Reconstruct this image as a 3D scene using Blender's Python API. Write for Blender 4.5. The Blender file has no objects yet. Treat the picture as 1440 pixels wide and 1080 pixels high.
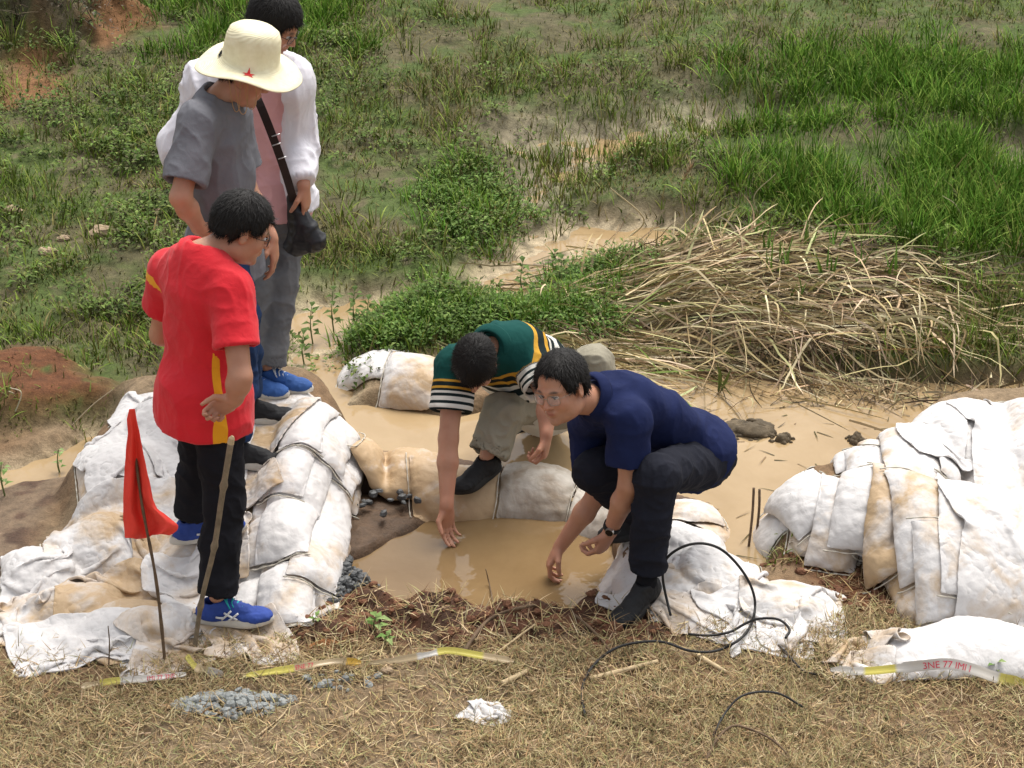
import bpy, math, random, time
import numpy as np
from mathutils import Vector, Matrix
T0 = time.time()
random.seed(7)
rng = np.random.default_rng(7)
S = bpy.context.scene
COL = S.collection
rad = math.radians

# ------------------------------------------------------------------ camera
CAMH, PITCH, FPX = 4.45, 27.0, 3000.0
cam_d = bpy.data.cameras.new('camera')
cam = bpy.data.objects.new('camera', cam_d)
COL.objects.link(cam)
cam.location = (0, 0, CAMH)
cam.rotation_euler = (rad(90 - PITCH), 0, 0)
cam_d.sensor_width = 36
cam_d.lens = 36 * FPX / 1440
cam_d.clip_start = 0.1
cam_d.clip_end = 3000
S.camera = cam

# ------------------------------------------------------------------ sky, sun, exposure
SUN_EL, SUN_AZ = 62.0, 25.0        # azimuth measured from +Y (away from the camera) towards +X
w = bpy.data.worlds.new('World')
S.world = w
w.use_nodes = True
nt = w.node_tree
bg = nt.nodes['Background']
sky = nt.nodes.new('ShaderNodeTexSky')
sky.sky_type = 'NISHITA'
sky.sun_disc = False
sky.sun_elevation = rad(SUN_EL)
sky.sun_rotation = rad(SUN_AZ)
sky.dust_density = 4.0
sky.air_density = 1.0
hs = nt.nodes.new('ShaderNodeHueSaturation')
hs.inputs['Saturation'].default_value = 0.25
nt.links.new(sky.outputs[0], hs.inputs['Color'])
nt.links.new(hs.outputs[0], bg.inputs['Color'])
bg.inputs['Strength'].default_value = 0.15
sun_d = bpy.data.lights.new('sun', 'SUN')
sun_d.energy = 1.8
sun_d.angle = rad(38)
sun_d.color = (1.0, 0.965, 0.90)
sun = bpy.data.objects.new('sun', sun_d)
COL.objects.link(sun)
_el, _az = rad(SUN_EL), rad(SUN_AZ)
_dir = Vector((math.sin(_az) * math.cos(_el), math.cos(_az) * math.cos(_el), math.sin(_el)))
sun.rotation_euler = _dir.to_track_quat('Z', 'Y').to_euler()
sun.location = (3, 6, 12)
S.view_settings.view_transform = 'Standard'
S.view_settings.look = 'None'
S.view_settings.exposure = 0.70
S.view_settings.gamma = 1.0
S.view_settings.use_curve_mapping = False

# ------------------------------------------------------------------ helpers
CP, SP = math.cos(rad(PITCH)), math.sin(rad(PITCH))
C0 = np.array([0, 0, CAMH])

def ray(px, py):
    a, b = (px - 720) / FPX, (540 - py) / FPX
    d = np.array([a, CP + b * SP, -SP + b * CP])
    return d / np.linalg.norm(d)

def J(px, py, Y):                       # point seen at a photo pixel, at distance Y
    d = ray(px, py)
    return C0 + d * (Y / d[1])

def W(px, py, z=0.0):                   # point seen at a photo pixel, at height z
    d = ray(px, py)
    return C0 + d * ((z - CAMH) / d[2])

def child(par, px, py, L, s):           # joint at a photo pixel and at bone length L from its parent
    d = ray(px, py)
    oc = C0 - par
    b = d.dot(oc)
    c = oc.dot(oc) - L * L
    disc = b * b - c
    t = -b + (s * math.sqrt(disc) if disc > 0 else 0)
    p = C0 + d * t
    v = p - par
    return par + v / np.linalg.norm(v) * L

def nrm(v):
    v = np.asarray(v, float)
    return v / (np.linalg.norm(v) + 1e-12)

def ik(a, b, l1, l2, pole):
    d = b - a
    L = np.linalg.norm(d)
    if L > l1 + l2:
        k = L / (l1 + l2) * 1.0005
        l1, l2 = l1 * k, l2 * k
    x = (l1 * l1 - l2 * l2 + L * L) / (2 * L)
    h = math.sqrt(max(l1 * l1 - x * x, 0))
    u = d / L
    p = np.asarray(pole, float)
    p = nrm(p - u * p.dot(u))
    return a + u * x + p * h

def straight(j, q, fr, slack=1.004):
    H_, A = j['H' + q], j['A' + q]
    d = np.linalg.norm(A - H_) / 2 * slack
    j['K' + q] = ik(H_, A, d, d, fr)

def _hash(i, j, k, s):
    n = (i * 374761393 + j * 668265263 + k * 1274126177 + s * 974711) & 0xffffffff
    n = ((n ^ (n >> 13)) * 1274126177) & 0xffffffff
    n = ((n ^ (n >> 16)) * 668265263) & 0xffffffff
    return ((n ^ (n >> 15)) & 0xffff) / 32767.5 - 1.0

def vn(x, y, z=0.0, s=0):
    x, y, z = np.broadcast_arrays(np.asarray(x, float), np.asarray(y, float), np.asarray(z, float))
    xi, yi, zi = np.floor(x).astype(np.int64), np.floor(y).astype(np.int64), np.floor(z).astype(np.int64)
    fx, fy, fz = x - xi, y - yi, z - zi
    fx, fy, fz = [f * f * (3 - 2 * f) for f in (fx, fy, fz)]
    r = 0
    for a in (0, 1):
        for b in (0, 1):
            for c in (0, 1):
                wgt = (fx if a else 1 - fx) * (fy if b else 1 - fy) * (fz if c else 1 - fz)
                r = r + wgt * _hash(xi + a, yi + b, zi + c, s)
    return r

def fbm(x, y, z=0.0, o=4, s=0, g=0.5):
    r, a, f, t = 0, 1.0, 1.0, 0
    for i in range(o):
        r = r + a * vn(x * f, y * f, np.asarray(z) * f, s + i * 13)
        t += a
        a *= g
        f *= 2.03
    return r / t

def sstep(a, b, x):
    t = np.clip((x - a) / (b - a), 0, 1)
    return t * t * (3 - 2 * t)

def tag(o, label=None, cat=None, group=None, kind=None):
    if label: o['label'] = label
    if cat: o['category'] = cat
    if group: o['group'] = group
    if kind: o['kind'] = kind
    return o

def thing(name, loc, label, cat, group=None):
    o = bpy.data.objects.new(name, None)
    COL.objects.link(o)
    o.location = [float(c) for c in loc]
    o.empty_display_size = 0.1
    return tag(o, label, cat, group)

def wloc(o):
    v = np.array(o.location, float)
    while o.parent:
        o = o.parent
        v = v + np.array(o.location, float)
    return v

def mk(name, V, F, mat=None, parent=None, smooth=True, attrs=None, origin=None):
    """V world vertices; F a face-index array or a list of them; linked as ONE mesh object."""
    V = np.asarray(V, float)
    if not isinstance(F, (list, tuple)): F = [F]
    F = [np.asarray(f, np.int64) for f in F if len(f)]
    if parent is not None:
        off = wloc(parent)
    elif origin is not None:
        off = np.asarray(origin, float)
    else:
        off = np.array([(V[:, 0].min() + V[:, 0].max()) / 2, (V[:, 1].min() + V[:, 1].max()) / 2, V[:, 2].min()])
    me = bpy.data.meshes.new(name)
    me.vertices.add(len(V))
    me.vertices.foreach_set('co', (V - off).astype(np.float32).ravel())
    nl = sum(f.size for f in F)
    nf = sum(len(f) for f in F)
    me.loops.add(nl)
    me.polygons.add(nf)
    me.loops.foreach_set('vertex_index', np.concatenate([f.ravel() for f in F]).astype(np.int32))
    tot = np.concatenate([np.full(len(f), f.shape[1]) for f in F])
    st = np.concatenate([[0], np.cumsum(tot)[:-1]])
    me.polygons.foreach_set('loop_start', st.astype(np.int32))
    me.polygons.foreach_set('use_smooth', np.full(nf, bool(smooth)))
    me.update(calc_edges=True)
    if attrs:
        for k, a in attrs.items():
            a = np.asarray(a, np.float32)
            if a.ndim == 2:
                at = me.attributes.new(k, 'FLOAT_COLOR', 'POINT')
                if a.shape[1] == 3: a = np.hstack([a, np.ones((len(a), 1), np.float32)])
                at.data.foreach_set('color', a.ravel())
            else:
                at = me.attributes.new(k, 'FLOAT', 'POINT')
                at.data.foreach_set('value', a)
    if mat: me.materials.append(mat)
    o = bpy.data.objects.new(name, me)
    COL.objects.link(o)
    if parent is not None:
        o.parent = parent
    else:
        o.location = [float(c) for c in off]
    return o

def subsurf(o, n=1):
    m = o.modifiers.new('sub', 'SUBSURF')
    m.levels = n
    m.render_levels = n
    return o

def grid_faces(nu, nv, wrapv=False, base=0):
    i, j = np.meshgrid(np.arange(nu - 1), np.arange(nv if wrapv else nv - 1), indexing='ij')
    j2 = (j + 1) % nv
    f = np.stack([i * nv + j, (i + 1) * nv + j, (i + 1) * nv + j2, i * nv + j2], -1).reshape(-1, 4)
    return f + base

def tube_mesh(P, R, n=8):
    P = np.asarray(P, float)
    R = np.broadcast_to(np.asarray(R, float), (len(P),))
    T = np.gradient(P, axis=0)
    T /= np.linalg.norm(T, axis=1)[:, None] + 1e-12
    up = np.array([0, 0, 1.0]) if abs(T[0][2]) < .9 else np.array([1.0, 0, 0])
    a = nrm(np.cross(T[0], up))
    V = []
    for i in range(len(P)):
        a = nrm(a - T[i] * a.dot(T[i]))
        b = np.cross(T[i], a)
        th = np.arange(n) * 2 * math.pi / n
        V.append(P[i] + R[i] * (np.cos(th)[:, None] * a + np.sin(th)[:, None] * b))
    V = np.concatenate(V)
    F = grid_faces(len(P), n, True)
    V = np.vstack([V, P[0], P[-1]])
    k = len(V)
    j = np.arange(n)
    j2 = (j + 1) % n
    c1 = np.stack([j, j2, np.full(n, k - 2)], 1)
    c2 = np.stack([(len(P) - 1) * n + j2, (len(P) - 1) * n + j, np.full(n, k - 1)], 1)
    return V, [F, np.vstack([c1, c2])]

def spline(P, n):
    P = np.asarray(P, float)
    m = len(P)
    Q = np.vstack([2 * P[0] - P[1], P, 2 * P[-1] - P[-2]])
    t = np.linspace(0, m - 1 - 1e-9, n)
    i = t.astype(int)
    f = (t - i)[:, None]
    p0, p1, p2, p3 = Q[i], Q[i + 1], Q[i + 2], Q[i + 3]
    return .5 * (2 * p1 + (p2 - p0) * f + (2 * p0 - 5 * p1 + 4 * p2 - p3) * f ** 2 + (3 * p1 - p0 - 3 * p2 + p3) * f ** 3)

def merge(parts):
    Vs, F3, F4, n = [], [], [], 0
    for V, F in parts:
        if not isinstance(F, (list, tuple)): F = [F]
        for f in F:
            (F4 if f.shape[1] == 4 else F3).append(f + n)
        Vs.append(V)
        n += len(V)
    out = []
    if F4: out.append(np.vstack(F4))
    if F3: out.append(np.vstack(F3))
    return np.vstack(Vs), out

def vnormals(V, F):
    N = np.zeros_like(V)
    for f in (F if isinstance(F, (list, tuple)) else [F]):
        n = np.cross(V[f[:, 2]] - V[f[:, 0]], V[f[:, -1]] - V[f[:, 1]])
        for k in range(f.shape[1]):
            for c in range(3):
                N[:, c] += np.bincount(f[:, k], n[:, c], len(V))
    return N / (np.linalg.norm(N, axis=1)[:, None] + 1e-12)

# ------------------------------------------------------------------ materials
def newmat(name):
    m = bpy.data.materials.new(name)
    m.use_nodes = True
    return m, m.node_tree, m.node_tree.nodes['Principled BSDF']

def node(nt, t, **kw):
    n = nt.nodes.new(t)
    for k, v in kw.items(): setattr(n, k, v)
    return n

def mixc(nt, fac, a, b, mode='MIX'):
    n = nt.nodes.new('ShaderNodeMix')
    n.data_type = 'RGBA'
    n.blend_type = mode
    for sck, v in ((0, fac), (6, a), (7, b)):
        if hasattr(v, 'is_linked') or hasattr(v, 'links'):
            nt.links.new(v, n.inputs[sck])
        else:
            n.inputs[sck].default_value = v if sck == 0 else (*v, 1)
    return n.outputs[2]

def noise(nt, scale, detail=5, rough=.55, vec=None, dist=0.0):
    n = nt.nodes.new('ShaderNodeTexNoise')
    n.inputs['Scale'].default_value = scale
    n.inputs['Detail'].default_value = detail
    n.inputs['Roughness'].default_value = rough
    n.inputs['Distortion'].default_value = dist
    if vec is not None: nt.links.new(vec, n.inputs['Vector'])
    return n.outputs['Fac']

def ramp(nt, fac, stops, interp='LINEAR'):
    n = nt.nodes.new('ShaderNodeValToRGB')
    n.color_ramp.interpolation = interp
    e = n.color_ramp.elements
    while len(e) < len(stops): e.new(.5)
    for i, (p, c) in enumerate(stops):
        e[i].position = p
        e[i].color = (*c, 1) if not np.isscalar(c) else (c, c, c, 1)
    nt.links.new(fac, n.inputs[0])
    return n.outputs[0]

def objcoord(nt):
    """Object coordinates shifted by a per-object random amount so copies do not repeat."""
    tc = nt.nodes.new('ShaderNodeTexCoord')
    oi = nt.nodes.new('ShaderNodeObjectInfo')
    m = nt.nodes.new('ShaderNodeMath')
    m.operation = 'MULTIPLY'
    m.inputs[1].default_value = 37.0
    nt.links.new(oi.outputs['Random'], m.inputs[0])
    v = nt.nodes.new('ShaderNodeVectorMath')
    v.operation = 'ADD'
    nt.links.new(tc.outputs['Object'], v.inputs[0])
    nt.links.new(m.outputs[0], v.inputs[1])
    return v.outputs[0]

def bump(nt, bsdf, h, strength=.3, dist=.01, prev=None):
    b = nt.nodes.new('ShaderNodeBump')
    b.inputs['Strength'].default_value = strength
    b.inputs['Distance'].default_value = dist
    nt.links.new(h, b.inputs['Height'])
    if prev is not None: nt.links.new(prev, b.inputs['Normal'])
    nt.links.new(b.outputs[0], bsdf.inputs['Normal'])
    return b.outputs[0]

def plain(name, col, rough=.7, var=.12, vs=12, bs=60, bd=.002, spec=.3, bstr=.5, sheen=0):
    m, nt, b = newmat(name)
    v = objcoord(nt)
    n = noise(nt, vs, 4, .6, v)
    c1 = [max(0, c * (1 - var)) for c in col]
    c2 = [min(1, c * (1 + var)) for c in col]
    nt.links.new(ramp(nt, n, [(.3, c1), (.7, c2)]), b.inputs['Base Color'])
    b.inputs['Roughness'].default_value = rough
    b.inputs['Specular IOR Level'].default_value = spec
    if sheen: b.inputs['Sheen Weight'].default_value = sheen
    bump(nt, b, noise(nt, bs, 3, .6, v), bstr, bd)
    return m

def attrmat(name, attr='Col', rough=.8, spec=.2, var=.2, vs=30, trans=0, bs=80, bd=.001, sss=0):
    m, nt, b = newmat(name)
    a = node(nt, 'ShaderNodeAttribute', attribute_name=attr)
    n = noise(nt, vs, 4, .6, objcoord(nt))
    f = ramp(nt, n, [(.25, 1 - var), (.75, 1 + 0 * var)])
    nt.links.new(mixc(nt, 1.0, a.outputs['Color'], f, 'MULTIPLY'), b.inputs['Base Color'])
    b.inputs['Roughness'].default_value = rough
    b.inputs['Specular IOR Level'].default_value = spec
    if bd: bump(nt, b, noise(nt, bs, 3, .6), .5, bd)
    if sss:
        b.inputs['Subsurface Weight'].default_value = sss
        b.inputs['Subsurface Radius'].default_value = (.012, .005, .003)
        b.inputs['Subsurface Scale'].default_value = 1.0
    return m

def poly_sd(x, y, P):
    """signed distance to polygon, negative inside"""
    x, y = np.asarray(x, float), np.asarray(y, float)
    d = np.full(x.shape, 1e9)
    ins = np.zeros(x.shape, bool)
    n = len(P)
    for i in range(n):
        ax, ay = P[i]
        bx, by = P[(i + 1) % n]
        ex, ey = bx - ax, by - ay
        wx, wy = x - ax, y - ay
        t = np.clip((wx * ex + wy * ey) / (ex * ex + ey * ey + 1e-12), 0, 1)
        d = np.minimum(d, (wx - t * ex) ** 2 + (wy - t * ey) ** 2)
        c = ((ay <= y) != (by <= y)) & (x < (bx - ax) * (y - ay) / (by - ay + 1e-12 * (by == ay)) + ax)
        ins ^= c
    d = np.sqrt(d)
    return np.where(ins, -d, d)

class Zone:
    def __init__(s, pts, z=0.0, fe=.08, wob=.06):
        s.P = [tuple(W(px, py, z)[:2]) for px, py in pts]
        s.fe, s.wob = fe, wob
        a = np.array(s.P)
        s.lo, s.hi = a.min(0) - fe * 2 - wob * 3, a.max(0) + fe * 2 + wob * 3
    def __call__(s, x, y):
        x, y = np.broadcast_arrays(np.asarray(x, float), np.asarray(y, float))
        r = np.zeros(x.shape)
        m = (x > s.lo[0]) & (x < s.hi[0]) & (y > s.lo[1]) & (y < s.hi[1])
        if m.any():
            xx, yy = x[m], y[m]
            d = poly_sd(xx, yy, s.P) + s.wob * fbm(xx * 4, yy * 4, 3.3, 4, 5)*1.6
            r[m] = sstep(s.fe, -s.fe, d)
        return r
# ------------------------------------------------------------------ terrain: one height function, used by everything that stands on it
ZP, ZL = -0.05, -0.12                 # levels of the wide pond and of the pool the men reach into
Z_pool = Zone([(484,700),(560,700),(640,722),(700,720),(800,724),(850,740),(866,790),(864,872),(790,892),(700,888),(620,880),(548,876),(505,840),(484,805)], -.12, .03, .03)
Z_shelf = Zone([(470,690),(560,690),(640,712),(610,722),(560,745),(520,768),(470,785)], -.08, .04, .03)
Z_pond = [Zone([(850,478),(905,466),(960,484),(1040,505),(1180,520),(1340,530),(1460,525),(1500,560),(1300,600),(1250,640),(1200,680),(1110,700),(1075,790),(1035,790),(1010,730),(930,690),(830,680),(640,690),(500,660),(488,560),(560,560),(640,570),(740,560),(830,510)], 0, .08, .05)]
Z_sand = [Zone([(650,390),(700,350),(745,310),(860,304),(1010,315),(960,350),(880,372),(800,400),(740,430),(640,425)], 0, .15, .14),
          Zone([(395,450),(440,412),(560,400),(620,412),(560,450),(520,480),(490,560),(430,560),(395,520)], 0, .12, .12),
          Zone([(0,642),(60,625),(120,596),(165,590),(150,625),(110,662),(60,672),(0,682),(-80,690),(-80,640)], 0, .06, .05)]
Z_marsh = [Zone([(700,250),(740,190),(830,170),(1000,162),(1110,185),(960,215),(850,235),(770,300),(720,300)], 0, .3, .25),
           Zone([(1370,218),(1500,200),(1500,262),(1400,245)], 0, .15, .12)]
Z_rim = Zone([(380,880),(430,850),(480,830),(540,828),(620,828),(700,830),(790,838),(850,846),(960,868),(985,895),(900,910),(640,914),(520,908),(420,918)], 0, .06, .05)
Z_red = [Zone([(-60,520),(60,516),(128,528),(132,575),(60,600),(-60,600)], 0, .12, .12),
         Zone([(1060,770),(1110,780),(1230,785),(1290,860),(1240,885),(1160,880),(1180,820),(1090,800)], 0, .08, .10),
         Zone([(14,120),(66,112),(72,160),(20,172)], 0, .15, .12),
         Zone([(140,60),(200,35),(215,70),(150,100)], 0, .15, .12),
         Zone([(420,905),(500,900),(505,920),(430,926)], 0, .05, .05)]
Z_bankmud = Zone([(-90,660),(60,668),(118,655),(70,720),(50,770),(20,830),(-90,850)], 0, .08, .06)
Z_darkbank = Zone([(-200,-60),(215,-60),(215,20),(140,60),(60,92),(-200,110)], 0, .5, .3)
Z_front = Zone([(-300,925),(0,925),(120,925),(260,900),(420,900),(560,900),(820,902),(1000,895),(1130,870),(1300,862),(1460,850),(1800,850),(1800,1500),(-300,1500)], 0, .08, .08)
Z_mL = Zone([(170,565),(490,556),(486,690),(470,800),(440,850),(380,870),(260,850),(110,790),(90,700),(140,620)], 0, .05, .0)
Z_mL2 = Zone([(190,575),(452,560),(440,690),(420,790),(380,830),(260,830),(130,770),(110,700),(160,620)], 0, .10, .0)
Z_mR = Zone([(1240,545),(1560,535),(1600,860),(1310,850),(1240,760),(1080,770),(1070,700),(1180,650),(1240,600)], 0, .14, .0)
Z_mC = Zone([(490,625),(620,635),(700,650),(800,660),(880,670),(1010,705),(1015,765),(890,770),(840,738),(760,722),(700,718),(600,704),(490,694)], -.05, .04, .0)
Z_mE = Zone([(880,740),(1010,750),(1060,820),(1160,830),(1170,870),(850,862),(870,780)], 0, .08, .0)
Z_green = Zone([(-300,700),(0,610),(130,590),(200,540),(420,540),(560,520),(640,500),(800,500),(880,460),(1060,500),(1200,520),(1500,520),(1900,560),(2200,-900),(-900,-900)], 0, .12, .12)
Z_lush = [Zone([(1060,190),(1100,110),(1300,90),(1500,150),(1500,380),(1330,360),(1200,330),(1080,300),(1060,250)], 0, .5, .3),
          Zone([(180,-60),(540,-60),(540,40),(420,120),(240,110)], 0, .5, .3)]
Z_brown = [Zone([(440,60),(700,0),(960,-20),(1020,90),(960,140),(760,150),(620,220),(460,260)], 0, .8, .4),
           Zone([(440,230),(640,230),(700,330),(620,390),(440,380)], 0, .5, .3),
           Zone([(0,330),(200,330),(260,400),(150,440),(0,420)], 0, .4, .3)]

def mx(zs, x, y):
    r = 0
    for z in zs: r = np.maximum(r, z(x, y))
    return r

def ground(x, y, fine=True):
    x, y = np.broadcast_arrays(np.asarray(x, float), np.asarray(y, float))
    z = .025 * fbm(x * .8, y * .8, 1, 3, 1) + .012
    g = Z_green(x, y)
    z = z + g * (.05 * fbm(x * 1.7, y * 1.7, 1, 4, 2) + .03) + .035 * np.maximum(y - 9.5, 0) * np.exp(-np.maximum(y - 30, 0) / 60.)
    z = z + .55 * Z_darkbank(x, y)
    z = z + mx(Z_red[:1], x, y) * .10
    rim = Z_rim(x, y)
    z = z + rim * (.005 + .045 * fbm(x * 9, y * 9, 2, 3, 8))
    z = z + (.09 * Z_mL(x, y) + .10 * Z_mL2(x, y)) * sstep(6.75, 7.7, y) + .16 * Z_mR(x, y) + .0 * Z_mE(x, y)
    p = np.maximum(mx(Z_pond, x, y), 0)
    z = z * (1 - p) + p * (-.14)
    s = mx(Z_sand, x, y)
    z = z * (1 - s) + s * (ZP - .012 + .03 * fbm(x * 5, y * 5, 7, 4, 3))
    q = mx(Z_marsh, x, y)
    z = z * (1 - q) + q * (ZP + .045 * fbm(x * 7, y * 7, 9, 4, 4))
    c = Z_mC(x, y)
    z = z * (1 - c) + c * -.045
    l = Z_pool(x, y)
    z = z * (1 - l) + l * (-.19)
    sh = Z_shelf(x, y)
    z = z * (1 - sh) + sh * (-.095 + .03 * fbm(x * 8, y * 12, 3, 3, 9) )
    if fine:
        f = Z_front(x, y)
        z = z + (.008 + .012 * f + .035 * rim) * fbm(x * 12, y * 12, 5, 4, 10) * (1 - p) * (1 - l)
    return z

def srgb(r, g, b):
    return np.array([((c / 255) / 12.92 if c <= 10 else ((c / 255 + .055) / 1.055) ** 2.4) for c in (r, g, b)])

def gcolor(x, y):
    def mixin(c, a, m): return c * (1 - m[..., None]) + a * m[..., None]
    n1 = fbm(x * 3, y * 3, 0, 4, 21) * .5 + .5
    n2 = fbm(x * 11, y * 11, 0, 4, 22) * .5 + .5
    c = np.ones(x.shape + (3,)) * np.array([.20, .125, .068])
    c = mixin(c, np.array([.26, .19, .115]), sstep(.4, .65, n1) * .8)
    g = Z_green(x, y)
    gc = mixin(np.ones(x.shape + (3,)) * np.array([.10, .088, .042]), np.array([.075, .105, .026]), sstep(.4, .6, n1))
    gc = mixin(gc, np.array([.135, .115, .062]), sstep(.55, .8, n2))
    c = mixin(c, gc, g)
    c = mixin(c, np.array([.05, .036, .024]), Z_darkbank(x, y))
    c = mixin(c, np.array([.13, .052, .022]) , mx(Z_red, x, y) * sstep(.2, .5, n2 + .15))
    c = mixin(c, np.array([.23, .115, .05]), mx(Z_red[2:], x, y))
    rc = mixin(np.ones(x.shape + (3,)) * np.array([.13, .055, .03]), np.array([.07, .035, .02]), sstep(.4, .6, n2))
    c = mixin(c, rc, Z_rim(x, y))
    c = mixin(c, mixin(np.ones(x.shape + (3,)) * np.array([.19, .13, .08]), np.array([.09, .05, .03]), sstep(.5, .66, n2)), Z_bankmud(x, y))
    s = mx(Z_sand, x, y)
    c = mixin(c, mixin(np.ones(x.shape + (3,)) * np.array([.48, .38, .24]), np.array([.2, .16, .09]), sstep(.55, .7, n2)), s)
    c = mixin(c, np.array([.30, .25, .16]), mx(Z_marsh, x, y))
    c = mixin(c, np.array([.42, .30, .16]), mx(Z_pond, x, y) * .9)
    c = mixin(c, np.array([.12, .07, .04]), np.maximum(Z_pool(x, y), Z_mC(x, y)))
    c = mixin(c, np.array([.12, .075, .045]), Z_shelf(x, y))
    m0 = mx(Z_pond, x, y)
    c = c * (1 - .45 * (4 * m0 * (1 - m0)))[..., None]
    return c

def spaced(lo, hi, d, outer):
    a = np.arange(lo, hi, d)
    out, v, st = [], hi, d
    while v < outer:
        out.append(v)
        st *= 1.25
        v += st
    out.append(outer)
    out = np.array(out)
    return out
xr = spaced(0, 4.2, .02, 400)
xs = np.concatenate([-xr[::-1], np.arange(-4.2 + .02, 4.2 - .01, .02), xr])
ys_in = [4.6]
while ys_in[-1] < 16: ys_in.append(ys_in[-1] + .012 * ys_in[-1] / 6)
ys = np.concatenate([[-400, -150, -50, -15, -4, 0, 2, 3, 3.8, 4.3], ys_in, ys_in[-1] + (spaced(0, .02, .03, 600)[1:])])
GX, GY = np.meshgrid(xs, ys, indexing='ij')
GZ = ground(GX, GY)
gc = gcolor(GX.ravel(), GY.ravel())
m_ground, nt, b = newmat('soil')
a = node(nt, 'ShaderNodeAttribute', attribute_name='Col')
tc = node(nt, 'ShaderNodeTexCoord')
n1 = noise(nt, 22, 8, .65, tc.outputs['Object'])
n2 = noise(nt, 130, 5, .7, tc.outputs['Object'])
f1 = ramp(nt, n1, [(.3, .62), (.7, 1.25)])
f2 = ramp(nt, n2, [(.3, .7), (.75, 1.3)])
c = mixc(nt, 1.0, a.outputs['Color'], f1, 'MULTIPLY')
c = mixc(nt, 1.0, c, f2, 'MULTIPLY')
nt.links.new(c, b.inputs['Base Color'])
wt = node(nt, 'ShaderNodeAttribute', attribute_name='wet')
mr = node(nt, 'ShaderNodeMapRange')
mr.inputs['To Min'].default_value = .9
mr.inputs['To Max'].default_value = .5
nt.links.new(wt.outputs['Fac'], mr.inputs['Value'])
nt.links.new(mr.outputs[0], b.inputs['Roughness'])
b.inputs['Specular IOR Level'].default_value = .22
p = bump(nt, b, n1, .6, .02)
bump(nt, b, n2, .6, .006, p)
wet = np.maximum.reduce([Z_pool(GX, GY), Z_shelf(GX, GY) , mx(Z_sand, GX, GY) * .8, mx(Z_marsh, GX, GY), mx(Z_pond, GX, GY), Z_bankmud(GX, GY) * .7, Z_rim(GX, GY) * .25])
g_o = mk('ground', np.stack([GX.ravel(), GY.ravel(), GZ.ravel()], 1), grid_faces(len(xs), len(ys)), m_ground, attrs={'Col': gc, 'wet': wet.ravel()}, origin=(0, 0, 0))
tag(g_o, 'brown clay and grassy ground around the flooded trench', 'ground', kind='structure')

# ------------------------------------------------------------------ muddy water
def watermat(name, c1, c2, rough=.06):
    m, nt, b = newmat(name)
    tc = node(nt, 'ShaderNodeTexCoord')
    n = noise(nt, 1.6, 5, .6, tc.outputs['Object'], .6)
    nt.links.new(ramp(nt, n, [(.35, c1), (.65, c2)]), b.inputs['Base Color'])
    b.inputs['Roughness'].default_value = rough
    b.inputs['IOR'].default_value = 1.33
    mp = node(nt, 'ShaderNodeMapping')
    nt.links.new(tc.outputs['Object'], mp.inputs['Vector'])
    bump(nt, b, noise(nt, 7, 3, .5, mp.outputs[0]), .22, .02)
    return m
m_pond = watermat('muddy_pond_water', (.30, .205, .10), (.385, .275, .15), .05)
m_pool = watermat('muddy_pool_water', (.19, .12, .055), (.25, .165, .08), .035)

def water(name, z, keep, mat, label, x0, x1, y0, y1, d=.05):
    X, Y = np.meshgrid(np.arange(x0, x1, d), np.arange(y0, y1, d), indexing='ij')
    F = grid_faces(*X.shape)
    cx = X.ravel()[F].mean(1)
    cy = Y.ravel()[F].mean(1)
    F = F[keep(cx, cy)]
    u, inv = np.unique(F, return_inverse=True)
    V = np.stack([X.ravel()[u], Y.ravel()[u], np.full(len(u), z)], 1)
    o = mk(name, V, inv.reshape(-1, 4), mat, origin=(0, 0, z))
    return tag(o, label, 'water', kind='structure')
cut = lambda x, y: (Z_pool(x, y) < .02) & (Z_shelf(x, y) < .02)
water('pond_water', ZP, lambda x, y: cut(x, y) & (poly_sd(x, y, [tuple(W(px, py, 0)[:2]) for px, py in [(460,700),(880,700),(880,900),(460,900)]]) > 0) & (mx(Z_pond + Z_sand + Z_marsh[:0], x, y) > .02), m_pond, 'wide shallow pond of light tan muddy water', -4, 5, 6, 16)
water('marsh_water', ZP + .001, lambda x, y: (mx(Z_marsh, x, y) > .02), m_pond, 'thin water lying between the marsh grass', -2, 5, 10.4, 15)
water('pool_water', ZL, lambda x, y: (Z_pool(x, y) > .02), m_pool, 'small brown muddy pool between the sandbags', -2, 2, 6, 9, .03)
# ------------------------------------------------------------------ grass, weeds, straw (real blades and leaves)
m_blade = attrmat('grass_blades', rough=.8, spec=.08, var=.25, vs=3, bd=0)
m_leaf = attrmat('weed_leaves', rough=.75, spec=.12, var=.25, vs=6, bd=0)

def px_sample(n, x0, y0, x1, y1, dens=None, z=0.0, seed=1):
    """random ground points, denser where they are near (about even in the picture)"""
    r = np.random.default_rng(seed)
    out = []
    while sum(len(o) for o in out) < n:
        px, py = r.uniform(x0, x1, n * 2), r.uniform(y0, y1, n * 2)
        dep = rad(PITCH) + np.arctan((py - 540) / FPX)
        Y = (CAMH - z) / np.tan(dep)
        zc = Y * CP + (CAMH - z) * SP
        X = (px - 720) / FPX * zc
        k = np.ones(len(X), bool) if dens is None else r.random(len(X)) < dens(X, Y)
        out.append(np.stack([X[k], Y[k]], 1))
    return np.concatenate(out)[:n]

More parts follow.
